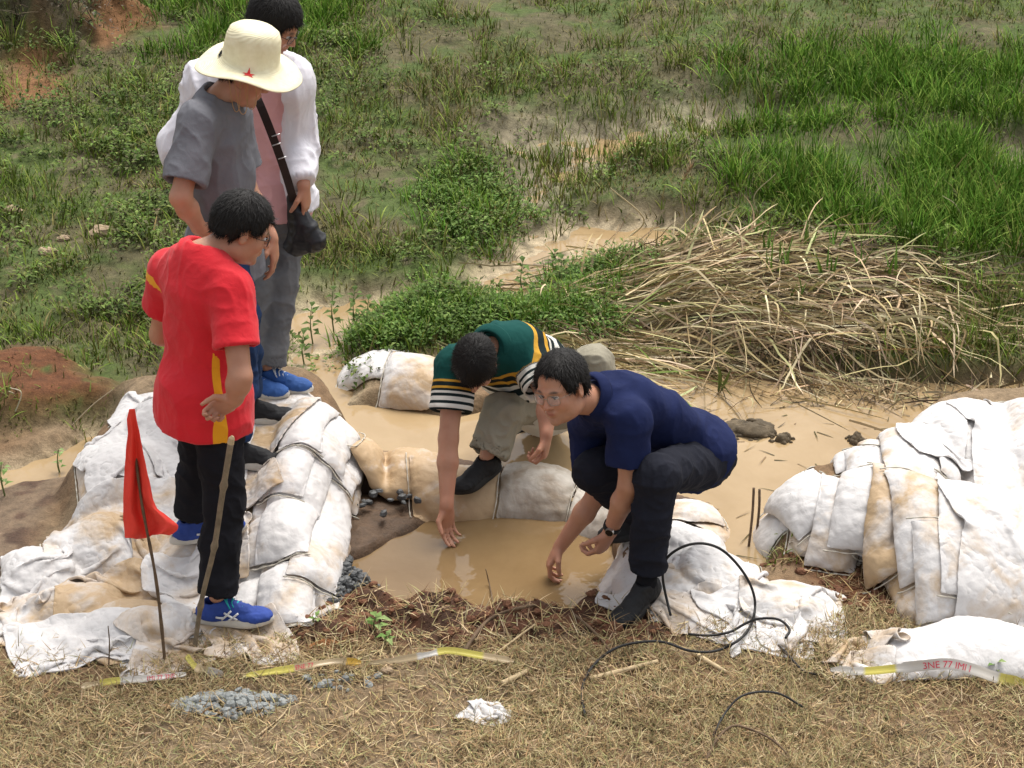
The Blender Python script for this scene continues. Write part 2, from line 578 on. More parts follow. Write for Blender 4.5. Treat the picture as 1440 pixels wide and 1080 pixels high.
def blade_mesh(P, h, w, az, lean, bend, segs=3, tw=0.0):
    """P (n,3) roots; h length; az heading; lean start angle from vertical; bend extra angle along the blade"""
    n = len(P)
    h, w, az, lean, bend = [np.broadcast_to(a, n).astype(float) for a in (h, w, az, lean, bend)]
    dx, dy = np.cos(az), np.sin(az)
    sx, sy = -dy, dx
    pos = P.copy()
    rows = []
    tws = rng.uniform(-1, 1, n) * tw
    for k in range(segs + 1):
        t = k / segs
        ww = w * (1 - t ** 2.2) * .5 if k < segs else w * 0
        ux = sx * np.cos(tws) ; uy = sy * np.cos(tws); uz = np.sin(tws)
        side = np.stack([ux * ww, uy * ww, uz * ww], 1)
        if k < segs:
            rows += [pos - side, pos + side]
        else:
            rows += [pos.copy()]
        th = lean + bend * (t + .5 / segs)
        st = h / segs
        pos = pos + np.stack([np.sin(th) * dx * st, np.sin(th) * dy * st, np.cos(th) * st], 1)
    m = 2 * segs + 1
    V = np.stack(rows, 1).reshape(-1, 3)
    b = np.arange(n)[:, None] * m
    q = np.concatenate([b + np.array([2 * k, 2 * k + 1, 2 * k + 3, 2 * k + 2]) for k in range(segs - 1)], 0) if segs > 1 else None
    t3 = b + np.array([2 * segs - 2, 2 * segs - 1, 2 * segs])
    return V, [q, t3] if q is not None else [t3], m

def blades(name, XY, h, w, az, lean, bend, cols, label, cat, segs=3, z=None, parent=None, kind='stuff', tw=.6, dz=-.01, mat=None):
    if z is None: z = ground(XY[:, 0], XY[:, 1]) + dz
    P = np.column_stack([XY, np.broadcast_to(z, len(XY))])
    V, F, m = blade_mesh(P, h, w, az, lean, bend, segs, tw)
    o = mk(name, V, F, mat or m_blade, parent, smooth=False, attrs={'Col': np.repeat(cols, m, 0)})
    return tag(o, label, cat, kind=kind)

def pick(cols, n, r, jit=.25):
    c = np.array(cols)[r.integers(0, len(cols), n)]
    return np.clip(c * (1 + r.uniform(-jit, jit, (n, 1))) * (1 + r.uniform(-.08, .08, (n, 3))), 0, 1)

VEG = [(.125, .19, .025), (.17, .245, .04), (.085, .135, .018), (.23, .27, .06)]
LUSH = [(.09, .19, .020), (.14, .255, .032), (.06, .135, .014), (.20, .28, .05)]
BROWNG = [(.20, .165, .065), (.15, .135, .05), (.135, .155, .042), (.26, .22, .09)]
STRAW = [(.46, .33, .17), (.34, .235, .12), (.22, .145, .075), (.55, .43, .25), (.36, .32, .15)]

def nobags(x, y): return (1 - Z_mL(x, y)) * (1 - Z_mR(x, y)) * (1 - Z_mE(x, y)) * (1 - Z_mC(x, y))
def vegdens(x, y):
    wet = np.maximum(np.maximum(mx(Z_pond, x, y), mx(Z_sand, x, y)), Z_pool(x, y))
    mar = mx(Z_marsh, x, y)
    patch = sstep(.30, .55, fbm(x * 1.5, y * 1.5, 0, 4, 41) * .5 + .55)
    d = Z_green(x, y) * (1 - wet) * (1 - .94 * mar) * (.10 + .90 * patch) * nobags(x, y)
    d = d * (1 - .93 * Z_darkbank(x, y)) * (1 - .85 * mx(Z_red, x, y))
    return d

def colfield(XY, r):
    x, y = XY[:, 0], XY[:, 1]
    n = len(x)
    c = pick(VEG, n, r)
    k = sstep(.42, .62, fbm(x * 2, y * 2, 0, 3, 44) * .5 + .5)
    m = r.random(n) < k * .6
    c[m] = pick(BROWNG, m.sum(), r)
    m = r.random(n) < mx(Z_brown, x, y) * .75
    c[m] = pick(BROWNG, m.sum(), r)
    m = r.random(n) < mx(Z_lush, x, y) * .95
    c[m] = pick(LUSH, m.sum(), r)
    return c

r = np.random.default_rng(11)
N = 165000
XY = px_sample(N, -420, -200, 1820, 640, vegdens, seed=3)
lush = mx(Z_lush, XY[:, 0], XY[:, 1])
tall = sstep(.5, .75, fbm(XY[:, 0] * 1.3, XY[:, 1] * 1.3, 0, 3, 45) * .5 + .5)
hh = (.035 + .045 * tall + .08 * lush) * r.uniform(.5, 1.5, N)
blades('grass', XY, hh, r.uniform(.004, .009, N), r.uniform(0, 6.28, N), r.uniform(0, .6, N), r.uniform(.1, 1.4, N), colfield(XY, r),
       'short green and brown grass covering the slope behind the men', 'grass')

# denser tufts: blades that share a root
def tufts(name, centres, nb, h, w, cols, label, spread=.05, lean=.5, bend=1.0, seed=5, kind='stuff', cat='grass', parent=None, segs=4):
    r = np.random.default_rng(seed)
    n = len(centres) * nb
    k = np.repeat(np.arange(len(centres)), nb)
    off = r.normal(0, spread, (n, 2))
    XY = centres[k] + off
    az = np.arctan2(off[:, 1], off[:, 0]) + r.normal(0, .6, n)
    hs = np.broadcast_to(h, len(centres))[k] * r.uniform(.5, 1.15, n)
    tone = r.uniform(.75, 1.25, len(centres))[k]
    return blades(name, XY, hs, r.uniform(.6, 1.4, n) * w, az, r.uniform(0, lean, n), r.uniform(.1, bend, n), pick(cols, n, r) * 1.12 * tone[:, None], label, cat, segs=segs, kind=kind, parent=parent)
def ld(x, y): return vegdens(x, y) * mx(Z_lush, x, y)
c = px_sample(470, 200, -140, 1600, 380, ld, seed=8)
tufts('tall_grass', c, 34, r.uniform(.10, .24, len(c)), .007, LUSH, 'tall bright green grass tufts at the upper right', .055, .45, 1.2, 6)
c = px_sample(1700, -420, -160, 1820, 620, lambda x, y: vegdens(x, y) * (1 - .9 * mx(Z_lush, x, y)), seed=9)
tufts('grass_tufts', c, 22, r.uniform(.07, .18, len(c)), .007, VEG + BROWNG[:2], 'loose grass tufts dotted over the wet slope', .045, .6, 1.3, 7)
c = px_sample(90, 700, 150, 1130, 300, lambda x, y: mx(Z_marsh, x, y), seed=10)
tufts('marsh_grass', c, 14, .14, .007, BROWNG + VEG, 'thin brownish grass standing in the marsh water', .05, .4, .9, 8)

# broad-leaved weeds: many small folded leaves on short stems
def leaves(P, L, wd, az, el, r, fold=.35):
    n = len(P)
    d = np.stack([np.cos(az) * np.cos(el), np.sin(az) * np.cos(el), np.sin(el)], 1)
    s = np.stack([-np.sin(az), np.cos(az), np.zeros(n)], 1)
    u = np.cross(d, s)
    u = np.where(u[:, 2:] < 0, -u, u)
    L, wd = L[:, None], wd[:, None]
    mid = P + d * L * .45
    tip = P + d * L - np.array([0, 0, .25]) * L
    V = np.stack([P, mid + s * wd + u * wd * fold, tip, mid - s * wd + u * wd * fold, mid], 1).reshape(-1, 3)
    b = np.arange(n)[:, None] * 5
    return V, [np.concatenate([b + np.array([0, 1, 4]), b + np.array([1, 2, 4]), b + np.array([0, 4, 3]), b + np.array([4, 2, 3])])]
def weeds(name, centres, nl, hgt, spread, L, cols, label, seed=1, kind='stuff', cat='weeds', parent=None):
    r = np.random.default_rng(seed)
    k = np.repeat(np.arange(len(centres)), nl)
    n = len(k)
    sp = np.broadcast_to(spread, len(centres))[k]
    hg = np.broadcast_to(hgt, len(centres))[k]
    a, q = r.uniform(0, 6.28, n), np.sqrt(r.random(n))
    x = centres[k, 0] + np.cos(a) * q * sp
    y = centres[k, 1] + np.sin(a) * q * sp
    z = ground(centres[:, 0], centres[:, 1])[k] + hg * r.uniform(.15, 1, n) * (1.1 - .6 * q)
    LL = L * r.uniform(.5, 1.4, n)
    tone = r.uniform(.75, 1.25, len(centres))[k]
    V, F = leaves(np.column_stack([x, y, z]), LL, LL * .24, a + r.normal(0, .8, n), r.uniform(-.1, 1.0, n), r)
    o = mk(name, V, F, m_leaf, parent, smooth=False, attrs={'Col': np.repeat(pick(cols, n, r) * tone[:, None], 5, 0)})
    return tag(o, label, cat, kind=kind)
GREENL = [(.11, .165, .034), (.08, .13, .026), (.16, .21, .055), (.11, .11, .05)]
def wd(x, y): return vegdens(x, y) * (1 - .8 * mx(Z_brown, x, y)) * sstep(.42, .6, fbm(x * 2.2, y * 2.2, 0, 3, 47) * .5 + .52)
c = px_sample(1050, -420, 60, 700, 620, wd, seed=12)
weeds('weeds', c, 34, r.uniform(.05, .15, len(c)), r.uniform(.05, .10, len(c)), .034, GREENL, 'low broad leaved weeds growing over the left slope', 13)
c = px_sample(200, 700, 80, 1500, 460, wd, seed=14)
weeds('weeds', c, 30, .08, .08, .032, GREENL, 'low weeds among the tall grass at the right', 15)
Z_wm = Zone([(470,490),(520,440),(600,405),(660,430),(740,440),(850,440),(870,470),(780,480),(700,470),(620,490),(560,495)], 0, .08, .08)
Z_wm2 = Zone([(590,300),(640,245),(700,250),(735,300),(690,360),(600,350)], 0, .1, .08)
Z_wm3 = Zone([(760,400),(810,370),(900,370),(930,420),(860,450),(770,440)], 0, .1, .08)
def wdm(x, y): return np.maximum(Z_wm(x, y), np.maximum(.45 * Z_wm2(x, y), .5 * Z_wm3(x, y)))
c = px_sample(330, 460, 230, 950, 510, wdm, seed=16)
weeds('weed_mat', c, 46, r.uniform(.05, .13, len(c)), .10, .028, [(.11, .18, .04), (.08, .14, .03), (.15, .22, .055)], 'dense bright green weed mat behind the bending man', 17)
c = px_sample(420, 470, 230, 950, 510, wdm, seed=18)
tufts('weed_mat_grass', c, 14, .13, .007, LUSH, 'grass blades mixed into the green weed mat', .04, .6, 1.1, 19)

# dead brush on the dark bank, top left
c = px_sample(5200, -60, -120, 260, 110, lambda x, y: Z_darkbank(x, y), seed=20)
blades('dead_brush', c, r.uniform(.05, .22, len(c)), .007, r.uniform(0, 6.28, len(c)), r.uniform(.2, 1.4, len(c)), r.uniform(-.5, 1, len(c)), pick([(.10, .075, .05), (.06, .045, .03), (.16, .13, .095), (.05, .06, .025)], len(c), r, .35), 'dark dead brush on the bank at the top left', 'brush')
c = px_sample(260, -40, -100, 240, 110, lambda x, y: Z_darkbank(x, y), seed=21)
weeds('bank_leaves', c, 22, .12, .12, .034, [(.07, .055, .035), (.045, .055, .025), (.15, .12, .09)], 'dry leaves and twigs on the dark bank', 22)

# straw and dry grass in front
def fd(x, y): return Z_front(x, y) * (1 - .8 * Z_rim(x, y)) * (.30 + .70 * sstep(.36, .60, fbm(x * 2.6, y * 3.4, 0, 4, 48) * .5 + .5)) * nobags(x, y)
N = 60000
XY = px_sample(N, -350, 850, 1760, 1200, fd, seed=23)
blades('dry_straw', XY, r.uniform(.02, .09, N), r.uniform(.0022, .005, N), r.uniform(0, 6.28, N), r.uniform(1.0, 1.6, N), r.uniform(-.5, .5, N), pick(STRAW, N, r, .35), 'dry straw lying over the brown soil in front', 'straw', segs=2, dz=.006)
N = 26000
XY = px_sample(N, -350, 850, 1760, 1200, lambda x, y: fd(x, y) * (.35 + .65 * sstep(-.3, .6, x)), seed=24)
blades('dry_grass', XY, r.uniform(.03, .12, N), r.uniform(.002, .004, N), r.uniform(0, 6.28, N), r.uniform(.1, .9, N), r.uniform(.2, 1.6, N), pick(STRAW + [(.22, .2, .09)], N, r, .3), 'standing dry grass in the foreground', 'dry grass')
def rd(x, y): return np.maximum(Z_rim(x, y), mx(Z_red[1:2], x, y)) * nobags(x, y)
c = px_sample(1700, 380, 760, 1300, 930, rd, seed=25)
blades('rim_straw', c, r.uniform(.02, .10, len(c)), .004, r.uniform(0, 6.28, len(c)), r.uniform(.6, 1.6, len(c)), .3, pick(STRAW, len(c), r, .35), 'straw bits on the red clay rim of the pool', 'straw', segs=2, dz=.004)
# right side edge of the big pile and floating bits
c = px_sample(40, 1050, 720, 1130, 790, lambda x, y: 1 - mx(Z_pond, x, y) * .8, seed=26)
tufts('pond_edge_grass', c, 9, .06, .005, BROWNG + VEG, 'thin grass at the pond edge beside the white bags', .05, .9, 1.2, 27)

# clods of red clay
def clod_mesh(c, rad_, seed, sub=10):
    th, ph = np.meshgrid(np.linspace(0, math.pi, sub), np.linspace(0, 2 * math.pi, sub * 2, endpoint=False), indexing='ij')
    D = np.stack([np.sin(th) * np.cos(ph), np.sin(th) * np.sin(ph), np.cos(th)], -1).reshape(-1, 3)
    q = D * 1.6 + seed * 3.7
    k = 1 + .35 * fbm(q[:, 0], q[:, 1], q[:, 2], 3, seed) + .12 * vn(q[:, 0] * 4, q[:, 1] * 4, q[:, 2] * 4, seed)
    return np.asarray(c) + D * k[:, None] * np.asarray(rad_), [grid_faces(sub, sub * 2, True)]
m_clay = plain('red_clay', (.155, .072, .04), .9, .45, 22, 60, .01, .2, 1.0)
pts = px_sample(700, 390, 780, 1300, 920, rd, seed=28)
parts = []
for i, (x, y) in enumerate(pts):
    s = .004 + .016 * r.random() ** 3
    parts.append(clod_mesh((x, y, float(ground(x, y)) + s * .3), (s * r.uniform(.8, 1.5), s, s * .7), i, 7))
V, F = merge(parts)
tag(mk('clay_clods', V, F, m_clay, smooth=False), 'crumbled red clay clods along the pool rim', 'clods', kind='stuff')

# gravel
def gravel(name, polyp, n, s0, s1, mat, label, seed, layers=1, z0=0):
    r = np.random.default_rng(seed)
    Z = Zone(polyp, 0, .01, .02)
    a = np.array(polyp)
    P = px_sample(n, a[:, 0].min(), a[:, 1].min(), a[:, 0].max(), a[:, 1].max(), lambda x, y: Z(x, y), seed=seed)
    parts = []
    for i, (x, y) in enumerate(P):
        s = r.uniform(s0, s1)
        V, F = clod_mesh((0, 0, 0), (s, s * r.uniform(.5, .9), s * r.uniform(.4, .8)), int(r.integers(0, 999)), 5)
        ca, sa = math.cos(i * 2.4), math.sin(i * 2.4)
        R = np.array([[ca, -sa, 0], [sa, ca, 0], [0, 0, 1]])
        inner = -min(0, float(poly_sd(x, y, Z.P)))
        parts.append((V @ R.T + [x, y, max(float(ground(x, y)), z0) + s * .3 + inner * r.uniform(0, .6) * layers], F))
    V, F = merge(parts)
    return tag(mk(name, V, F, mat, smooth=False), label, 'gravel', kind='stuff')
m_stone_d = plain('dark_wet_stone', (.060, .062, .062), .6, .5, 40, 80, .003, .5)
m_stone_l = plain('pale_grey_stone', (.235, .245, .235), .85, .45, 40, 80, .003, .3)
gravel('dark_gravel', [(472,785),(500,783),(535,800),(540,815),(500,835),(470,858),(455,850)], 300, .009, .022, m_stone_d, 'heap of dark wet gravel at the foot of the white bags', 31, 1, -.10)
gravel('grey_gravel', [(238,1000),(270,985),(340,980),(410,985),(415,996),(350,1018),(260,1014)], 230, .009, .023, m_stone_l, 'patch of pale grey gravel on the straw in front', 32, .5)
gravel('grey_pebbles', [(430,960),(530,956),(540,978),(440,985)], 26, .006, .022, m_stone_l, 'few grey pebbles on the straw behind the gravel patch', 33, .2)
gravel('mud_stones', [(500,672),(560,668),(600,690),(560,710),(500,705)], 16, .01, .025, m_stone_d, 'dark muddy stones under the middle sandbags', 34, .3, -.06)
# ------------------------------------------------------------------ sandbags: each one settled onto what lies under it by a small cloth solver
HX0, HY0, HD = -3.4, 5.6, .012
_hx = HX0 + HD * np.arange(590)
_hy = HY0 + HD * np.arange(370)
_HX, _HY = np.meshgrid(_hx, _hy, indexing='ij')
HM = ground(_HX, _HY, True)

def hsample(x, y):
    i = np.clip((x - HX0) / HD, 0, HM.shape[0] - 1.001)
    j = np.clip((y - HY0) / HD, 0, HM.shape[1] - 1.001)
    a, b = i.astype(int), j.astype(int)
    fx, fy = i - a, j - b
    return HM[a, b] * (1 - fx) * (1 - fy) + HM[a + 1, b] * fx * (1 - fy) + HM[a, b + 1] * (1 - fx) * fy + HM[a + 1, b + 1] * fx * fy

def hraster(G):
    """raise the height map to a sheet of points G (nu,nv,3)"""
    nu, nv = G.shape[:2]
    us, vs = np.linspace(0, nu - 1.001, nu * 4), np.linspace(0, nv - 1.001, nv * 4)
    a, b = us.astype(int)[:, None], vs.astype(int)[None, :]
    fx, fy = (us[:, None] - a)[..., None], (vs[None, :] - b)[..., None]
    P = (G[a, b] * (1 - fx) * (1 - fy) + G[a + 1, b] * fx * (1 - fy) + G[a, b + 1] * (1 - fx) * fy + G[a + 1, b + 1] * fx * fy).reshape(-1, 3)
    i = np.round((P[:, 0] - HX0) / HD).astype(int)
    j = np.round((P[:, 1] - HY0) / HD).astype(int)
    k = (i >= 0) & (i < HM.shape[0]) & (j >= 0) & (j < HM.shape[1])
    np.maximum.at(HM, (i[k], j[k]), P[k, 2])

def pbd(V, E, L0, stiff, steps, iters, tris=None, vol=None, press=17.0, dt=1 / 50, fric=.93, thick=.004, damp=.93, pmask=None, anchor=0.0):
    n = len(V)
    V = V.copy()
    A0 = V[:, :2].copy()
    vel = np.zeros_like(V)
    cnt = np.bincount(E.ravel(), minlength=n)[:, None] * .42 + .2
    ei, ej = E[:, 0], E[:, 1]
    for s in range(steps):
        vel[:, 2] -= 9.8 * dt
        if tris is not None:
            a, b, c = V[tris[:, 0]], V[tris[:, 1]], V[tris[:, 2]]
            nn = np.cross(b - a, c - a) / 2
            vo = (a * nn).sum() / 3 - (V.mean(0) * nn.sum(0)).sum() / 3
            p = press * max(-.15, min(1.2, (vol / max(vo, 1e-5) - 1))) * 40
            for k in range(3):
                for q in range(3):
                    acc = np.bincount(tris[:, k], nn[:, q], n) * p / 3 * n / 600.
                    if pmask is not None: acc = acc * pmask
                    vel[:, q] += acc * dt * 60
        sp = np.linalg.norm(vel, axis=1)[:, None]
        vel *= np.minimum(1, 1.6 / (sp + 1e-9))
        X = V + vel * dt
        for it in range(iters):
            d = X[ej] - X[ei]
            l = np.sqrt((d * d).sum(1)) + 1e-9
            k = (l - L0) / l * stiff * .5
            d *= k[:, None]
            for q in range(3):
                X[:, q] += (np.bincount(ei, d[:, q], n) - np.bincount(ej, d[:, q], n)) / cnt[:, 0]
        h = hsample(X[:, 0], X[:, 1]) + thick
        low = X[:, 2] < h
        pen = np.minimum(h - X[:, 2], .03)
        X[low, 2] += pen[low]
        X[low, :2] = V[low, :2] * fric + X[low, :2] * (1 - fric)
        if anchor: X[:, :2] += (A0 - X[:, :2]) * anchor
        vel = (X - V) / dt * damp
        V = X
    return V

def sheet_edges(idx, P, bs=.10):
    """structural, shear and weak bending edges of an index grid"""
    E, s = [], []
    def add(a, b, k):
        E.append(np.stack([a.ravel(), b.ravel()], 1))
        s.append(np.full(a.size, k))
    add(idx[:-1], idx[1:], 1.)
    add(idx[:, :-1], idx[:, 1:], 1.)
    add(idx[:-1, :-1], idx[1:, 1:], .7)
    add(idx[1:, :-1], idx[:-1, 1:], .7)
    add(idx[:-2], idx[2:], bs)
    add(idx[:, :-2], idx[:, 2:], bs)
    E, s = np.vstack(E), np.concatenate(s)
    k = E[:, 0] != E[:, 1]
    return E[k], s[k]

def fabric(name, base, stain, rough=.55):
    m, nt, b = newmat(name)
    v = objcoord(nt)
    at = node(nt, 'ShaderNodeAttribute', attribute_name='stain', attribute_type='OBJECT')
    n1 = noise(nt, 5.5, 7, .62, v, .5)
    n2 = noise(nt, 38, 5, .7, v)
    add = node(nt, 'ShaderNodeMath', operation='ADD')
    nt.links.new(n1, add.inputs[0])
    nt.links.new(at.outputs['Fac'], add.inputs[1])
    f = ramp(nt, add.outputs[0], [(.56, 0.), (.80, 1.)])
    col = mixc(nt, f, base, stain)
    f2 = ramp(nt, n2, [(.60, 0.), (.82, .45)])
    mul = node(nt, 'ShaderNodeMath', operation='MULTIPLY')
    nt.links.new(f2, mul.inputs[0])
    nt.links.new(add.outputs[0], mul.inputs[1])
    col = mixc(nt, mul.outputs[0], col, (.30, .20, .12))
    nt.links.new(col, b.inputs['Base Color'])
    b.inputs['Roughness'].default_value = rough
    b.inputs['Specular IOR Level'].default_value = .35
    p = bump(nt, b, noise(nt, 14, 3, .5, v, .3), .45, .02)
    p = bump(nt, b, noise(nt, 55, 3, .6, v, .3), .25, .004, p)
    wv = node(nt, 'ShaderNodeTexWave')
    wv.inputs['Scale'].default_value = 90
    nt.links.new(v, wv.inputs['Vector'])
    bump(nt, b, wv.outputs['Fac'], .08, .001, p)
    return m
m_bag = fabric('woven_white_sack', (.60, .575, .555), (.45, .315, .18))
m_bagd = fabric('woven_muddy_sack', (.46, .42, .36), (.25, .185, .12))
m_seam = plain('sack_stitching', (.50, .46, .38), .85, .25)

def crinkle(o, amp=.008):
    for nm, sc, a in (('folds', .075, amp), ('creases', .03, amp * .45)):
        t = bpy.data.textures.get(nm)
        if t is None:
            t = bpy.data.textures.new(nm, 'CLOUDS')
            t.noise_type = 'HARD_NOISE'
            t.noise_scale = sc
            t.noise_depth = 1
        d = o.modifiers.new(nm, 'DISPLACE')
        d.texture = t
        d.texture_coords = 'GLOBAL'
        d.strength = a
        d.mid_level = .5
NBAG = 0
def bag(ax, ay, bx, by, wid, thick, label, stain=0.0, mat=None, z=0.15, group='white sandbags of the dams', name='sandbag', empty=0, drop=.03, ext=.06, wob=.04, steps=60, kz=None):
    """a filled sack whose long axis runs between two photo pixels (taken at height z)"""
    global NBAG
    NBAG += 1
    r = np.random.default_rng(100 + NBAG)
    A, B = W(ax, ay, z), W(bx, by, z)
    ctr = (A + B) / 2
    d = B - A
    L = np.linalg.norm(d[:2]) + ext
    u = nrm([d[0], d[1], 0])
    v = np.array([-u[1], u[0], 0])
    nx = max(16, int(L / .024))
    ny = max(11, int(wid / .024))
    gu, gv = np.meshgrid(np.linspace(-.5, .5, nx), np.linspace(-.5, .5, ny), indexing='ij')
    Lr, Wr = L * 1.08, wid * 1.22           # the flat cloth is larger than the filled bag
    edge = (np.abs(gu) > .499) | (np.abs(gv) > .499)
    prof = (1 - (2 * np.abs(gu)) ** 4) * (1 - (2 * np.abs(gv)) ** 2.5)
    nz = r.normal(0, .004, gu.shape)
    bend = wob * np.cos(gu * 3 + r.uniform(0, 3)) * L
    if kz is not None:
        base = None
    px_ = ctr[0] + u[0] * gu * L + v[0] * (gv * wid + bend)
    py_ = ctr[1] + u[1] * gu * L + v[1] * (gv * wid + bend)
    hb = hsample(px_, py_)
    # a smooth plane through the support keeps the start free of jumps
    Amat = np.stack([gu.ravel(), gv.ravel(), np.ones(gu.size)], 1)
    co = np.linalg.lstsq(Amat, hb.ravel(), rcond=None)[0]
    pl = (Amat @ co).reshape(gu.shape)
    pl = .5 * pl + .5 * hb
    top = pl + thick * .5 + drop + prof * thick * .5 + nz
    bot = pl + thick * .5 + drop - prof * thick * .5 + nz
    idxT = np.arange(nx * ny).reshape(nx, ny)
    idxB = idxT.copy()
    inn = ~edge
    idxB[inn] = nx * ny + np.arange(inn.sum())
    V = np.concatenate([np.stack([px_, py_, top], -1).reshape(-1, 3), np.stack([px_, py_, bot], -1)[inn]])
    R = np.stack([gu * Lr, gv * Wr, 0 * gu], -1)
    Rv = np.concatenate([R.reshape(-1, 3), R[inn]])
    E1, s1 = sheet_edges(idxT, None)
    E2, s2 = sheet_edges(idxB, None)
    E, st = np.vstack([E1, E2]), np.concatenate([s1, s2])
    L0 = np.linalg.norm(Rv[E[:, 0]] - Rv[E[:, 1]], axis=1)
    L0[np.arange(len(L0))] *= 1
    i, j = np.meshgrid(np.arange(nx - 1), np.arange(ny - 1), indexing='ij')
    def quads(ix, flip):
        q = np.stack([ix[i, j], ix[i + 1, j], ix[i + 1, j + 1], ix[i, j + 1]], -1).reshape(-1, 4)
        return q[:, ::-1] if flip else q
    Q = np.vstack([quads(idxT, False), quads(idxB, True)])
    tr = np.vstack([Q[:, [0, 1, 2]], Q[:, [0, 2, 3]]])
    pm = None
    if empty:
        g = np.concatenate([gu.ravel(), gu[inn]])
        pm = sstep(.5 - abs(empty), .5 - abs(empty) - .12, g * np.sign(empty))
    V = pbd(V, E, L0, st, steps, 8, tr, L * wid * thick * .62, pmask=pm, anchor=.12 if group == 'sandbags of the left dam' else .045)
    hraster(V[idxT])
    m = mat or m_bag
    o = mk(name, V, Q, m)
    subsurf(o, 2)
    crinkle(o)
    o['stain'] = float(stain) + (.04 if stain > 0 else 0)
    tag(o, label, 'sandbag', group)
    # the folded, stitched hem along each short end of the sack
    c0 = np.mean(V, axis=0)
    for row in (idxT[0, :], idxT[-1, :]):
        q = V[row]
        q = q + (q - c0) * .012
        q[:, 2] += .0005 + .001 * np.sin(np.arange(len(q)) * 2.1 + NBAG)
        Vt, Ft = tube_mesh(spline(q, len(q) * 3), .0026 * (1 + .35 * np.sin(np.arange(len(q) * 3) * 1.3)), 6)
        mk('stitched_hem', Vt, Ft, m_seam, o)
    return o

def sheet(cs, label, stain=0.0, z=.15, crump=1.12, seed=1, dens=.02, mat=None, name='empty_sack', cat='empty sack', group='empty sacks spread over the dams', steps=70, lift=.05, solid=.004, fold=None):
    """an empty sack or cloth thrown over the pile; cs are its four corners in photo pixels"""
    c = [W(px, py, z) for px, py in cs]
    r = np.random.default_rng(seed)
    L = max(np.linalg.norm(c[1] - c[0]), np.linalg.norm(c[2] - c[3]))
    M = max(np.linalg.norm(c[3] - c[0]), np.linalg.norm(c[2] - c[1]))
    nx, ny = max(10, int(L / dens)), max(10, int(M / dens))
    u, v = np.meshgrid(np.linspace(0, 1, nx), np.linspace(0, 1, ny), indexing='ij')
    U, Vv = u[..., None], v[..., None]
    P = c[0] * (1 - U) * (1 - Vv) + c[1] * U * (1 - Vv) + c[2] * U * Vv + c[3] * (1 - U) * Vv
    # real edges of a sack are not straight
    ew = .11 * fbm(u * 3 + seed, v * 3, 0, 2, seed)
    P[..., 0] += ew
    P[..., 1] += .11 * fbm(u * 3, v * 3 + seed, 5, 2, seed)
    h = hsample(P[..., 0], P[..., 1])
    P[..., 2] = h + lift * .6 + (crump - 1) * .34 * (1 - 2 * np.abs(vn(P[..., 0] * 6 + seed, P[..., 1] * 6, 1, seed + 1))) + (crump - 1) * .22 * (1 - 2 * np.abs(vn(P[..., 0] * 11 + seed, P[..., 1] * 11, 1, seed + 3)))
    lu, lv = np.linalg.norm(np.diff(P[..., :2], axis=0), axis=-1), np.linalg.norm(np.diff(P[..., :2], axis=1), axis=-1)
    idx = np.arange(nx * ny).reshape(nx, ny)
    E, st = sheet_edges(idx, None, .3)
    Pf = P.reshape(-1, 3)
    # rest lengths: a regular rectangle slightly larger than the ground it covers
    R = np.stack([u * lu.sum(0).mean() * crump, v * lv.sum(1).mean() * crump], -1).reshape(-1, 2)
    L0 = np.linalg.norm(R[E[:, 0]] - R[E[:, 1]], axis=1)
    V = pbd(Pf, E, L0, st, steps, 9, fric=.85, thick=.006)
    hraster(V.reshape(nx, ny, 3))
    o = mk(name, V, grid_faces(nx, ny), mat or m_bag)
    m = o.modifiers.new('thick', 'SOLIDIFY')
    m.thickness = solid
    m.offset = -1
    subsurf(o, 1 if dens < .016 else 2)
    crinkle(o, .011)
    o['stain'] = float(stain) + (.05 if stain >= 0 else 0)
    return tag(o, label, cat, group)

GL, GM, GR = 'sandbags of the left dam', 'sandbags of the middle dam', 'sandbags of the right dam'
# left dam: lower layers first, then the ones lying on them
bag(472,590,470,670,.22,.08,'sandbag at the pool corner of the left dam, stained brown at its foot', .10, z=.1, group=GL)
bag(468,670,466,750,.20,.09,'tan edged sandbag low on the pool side of the left dam', .22, z=.06, group=GL)
bag(446,790,448,852,.20,.07,'lowest right sandbag of the left dam beside the dark gravel', .04, z=.05, group=GL)
bag(405,840,412,875,.22,.06,'stubby sandbag end at the front foot of the left dam', .05, z=.04, group=GL)
bag(372,760,358,850,.22,.08,'sandbag beside the knee of the black trousers, left dam foot', .02, z=.08, group=GL)
bag(410,740,408,850,.22,.09,'upright looking sandbag third from the pool at the front of the left dam', .03, z=.12, group=GL)
bag(450,655,444,805,.20,.09,'long sandbag nearest the pool on the left dam with a brown patch', .06, z=.14, group=GL)
bag(386,690,376,780,.20,.08,'sandbag behind the bamboo stick on the left dam', .02, z=.14, group=GL)
bag(478,598,476,668,.18,.07,'bluish white sandbag corner hanging over the pool end', .0, z=.16, group=GL)
bag(430,625,408,765,.22,.10,'long clean sandbag running down the middle of the left dam', -.02, z=.2, group=GL)
bag(416,600,398,695,.19,.09,'plump sandbag with a rounded brown lower end on the left dam', .03, z=.22, group=GL)
bag(470,556,462,650,.20,.08,'uppermost sandbag at the right edge of the left dam', -.04, z=.22, group=GL)
bag(444,556,430,650,.19,.08,'uppermost sandbag next to the blue shoe tip on the left dam', -.04, z=.22, group=GL)
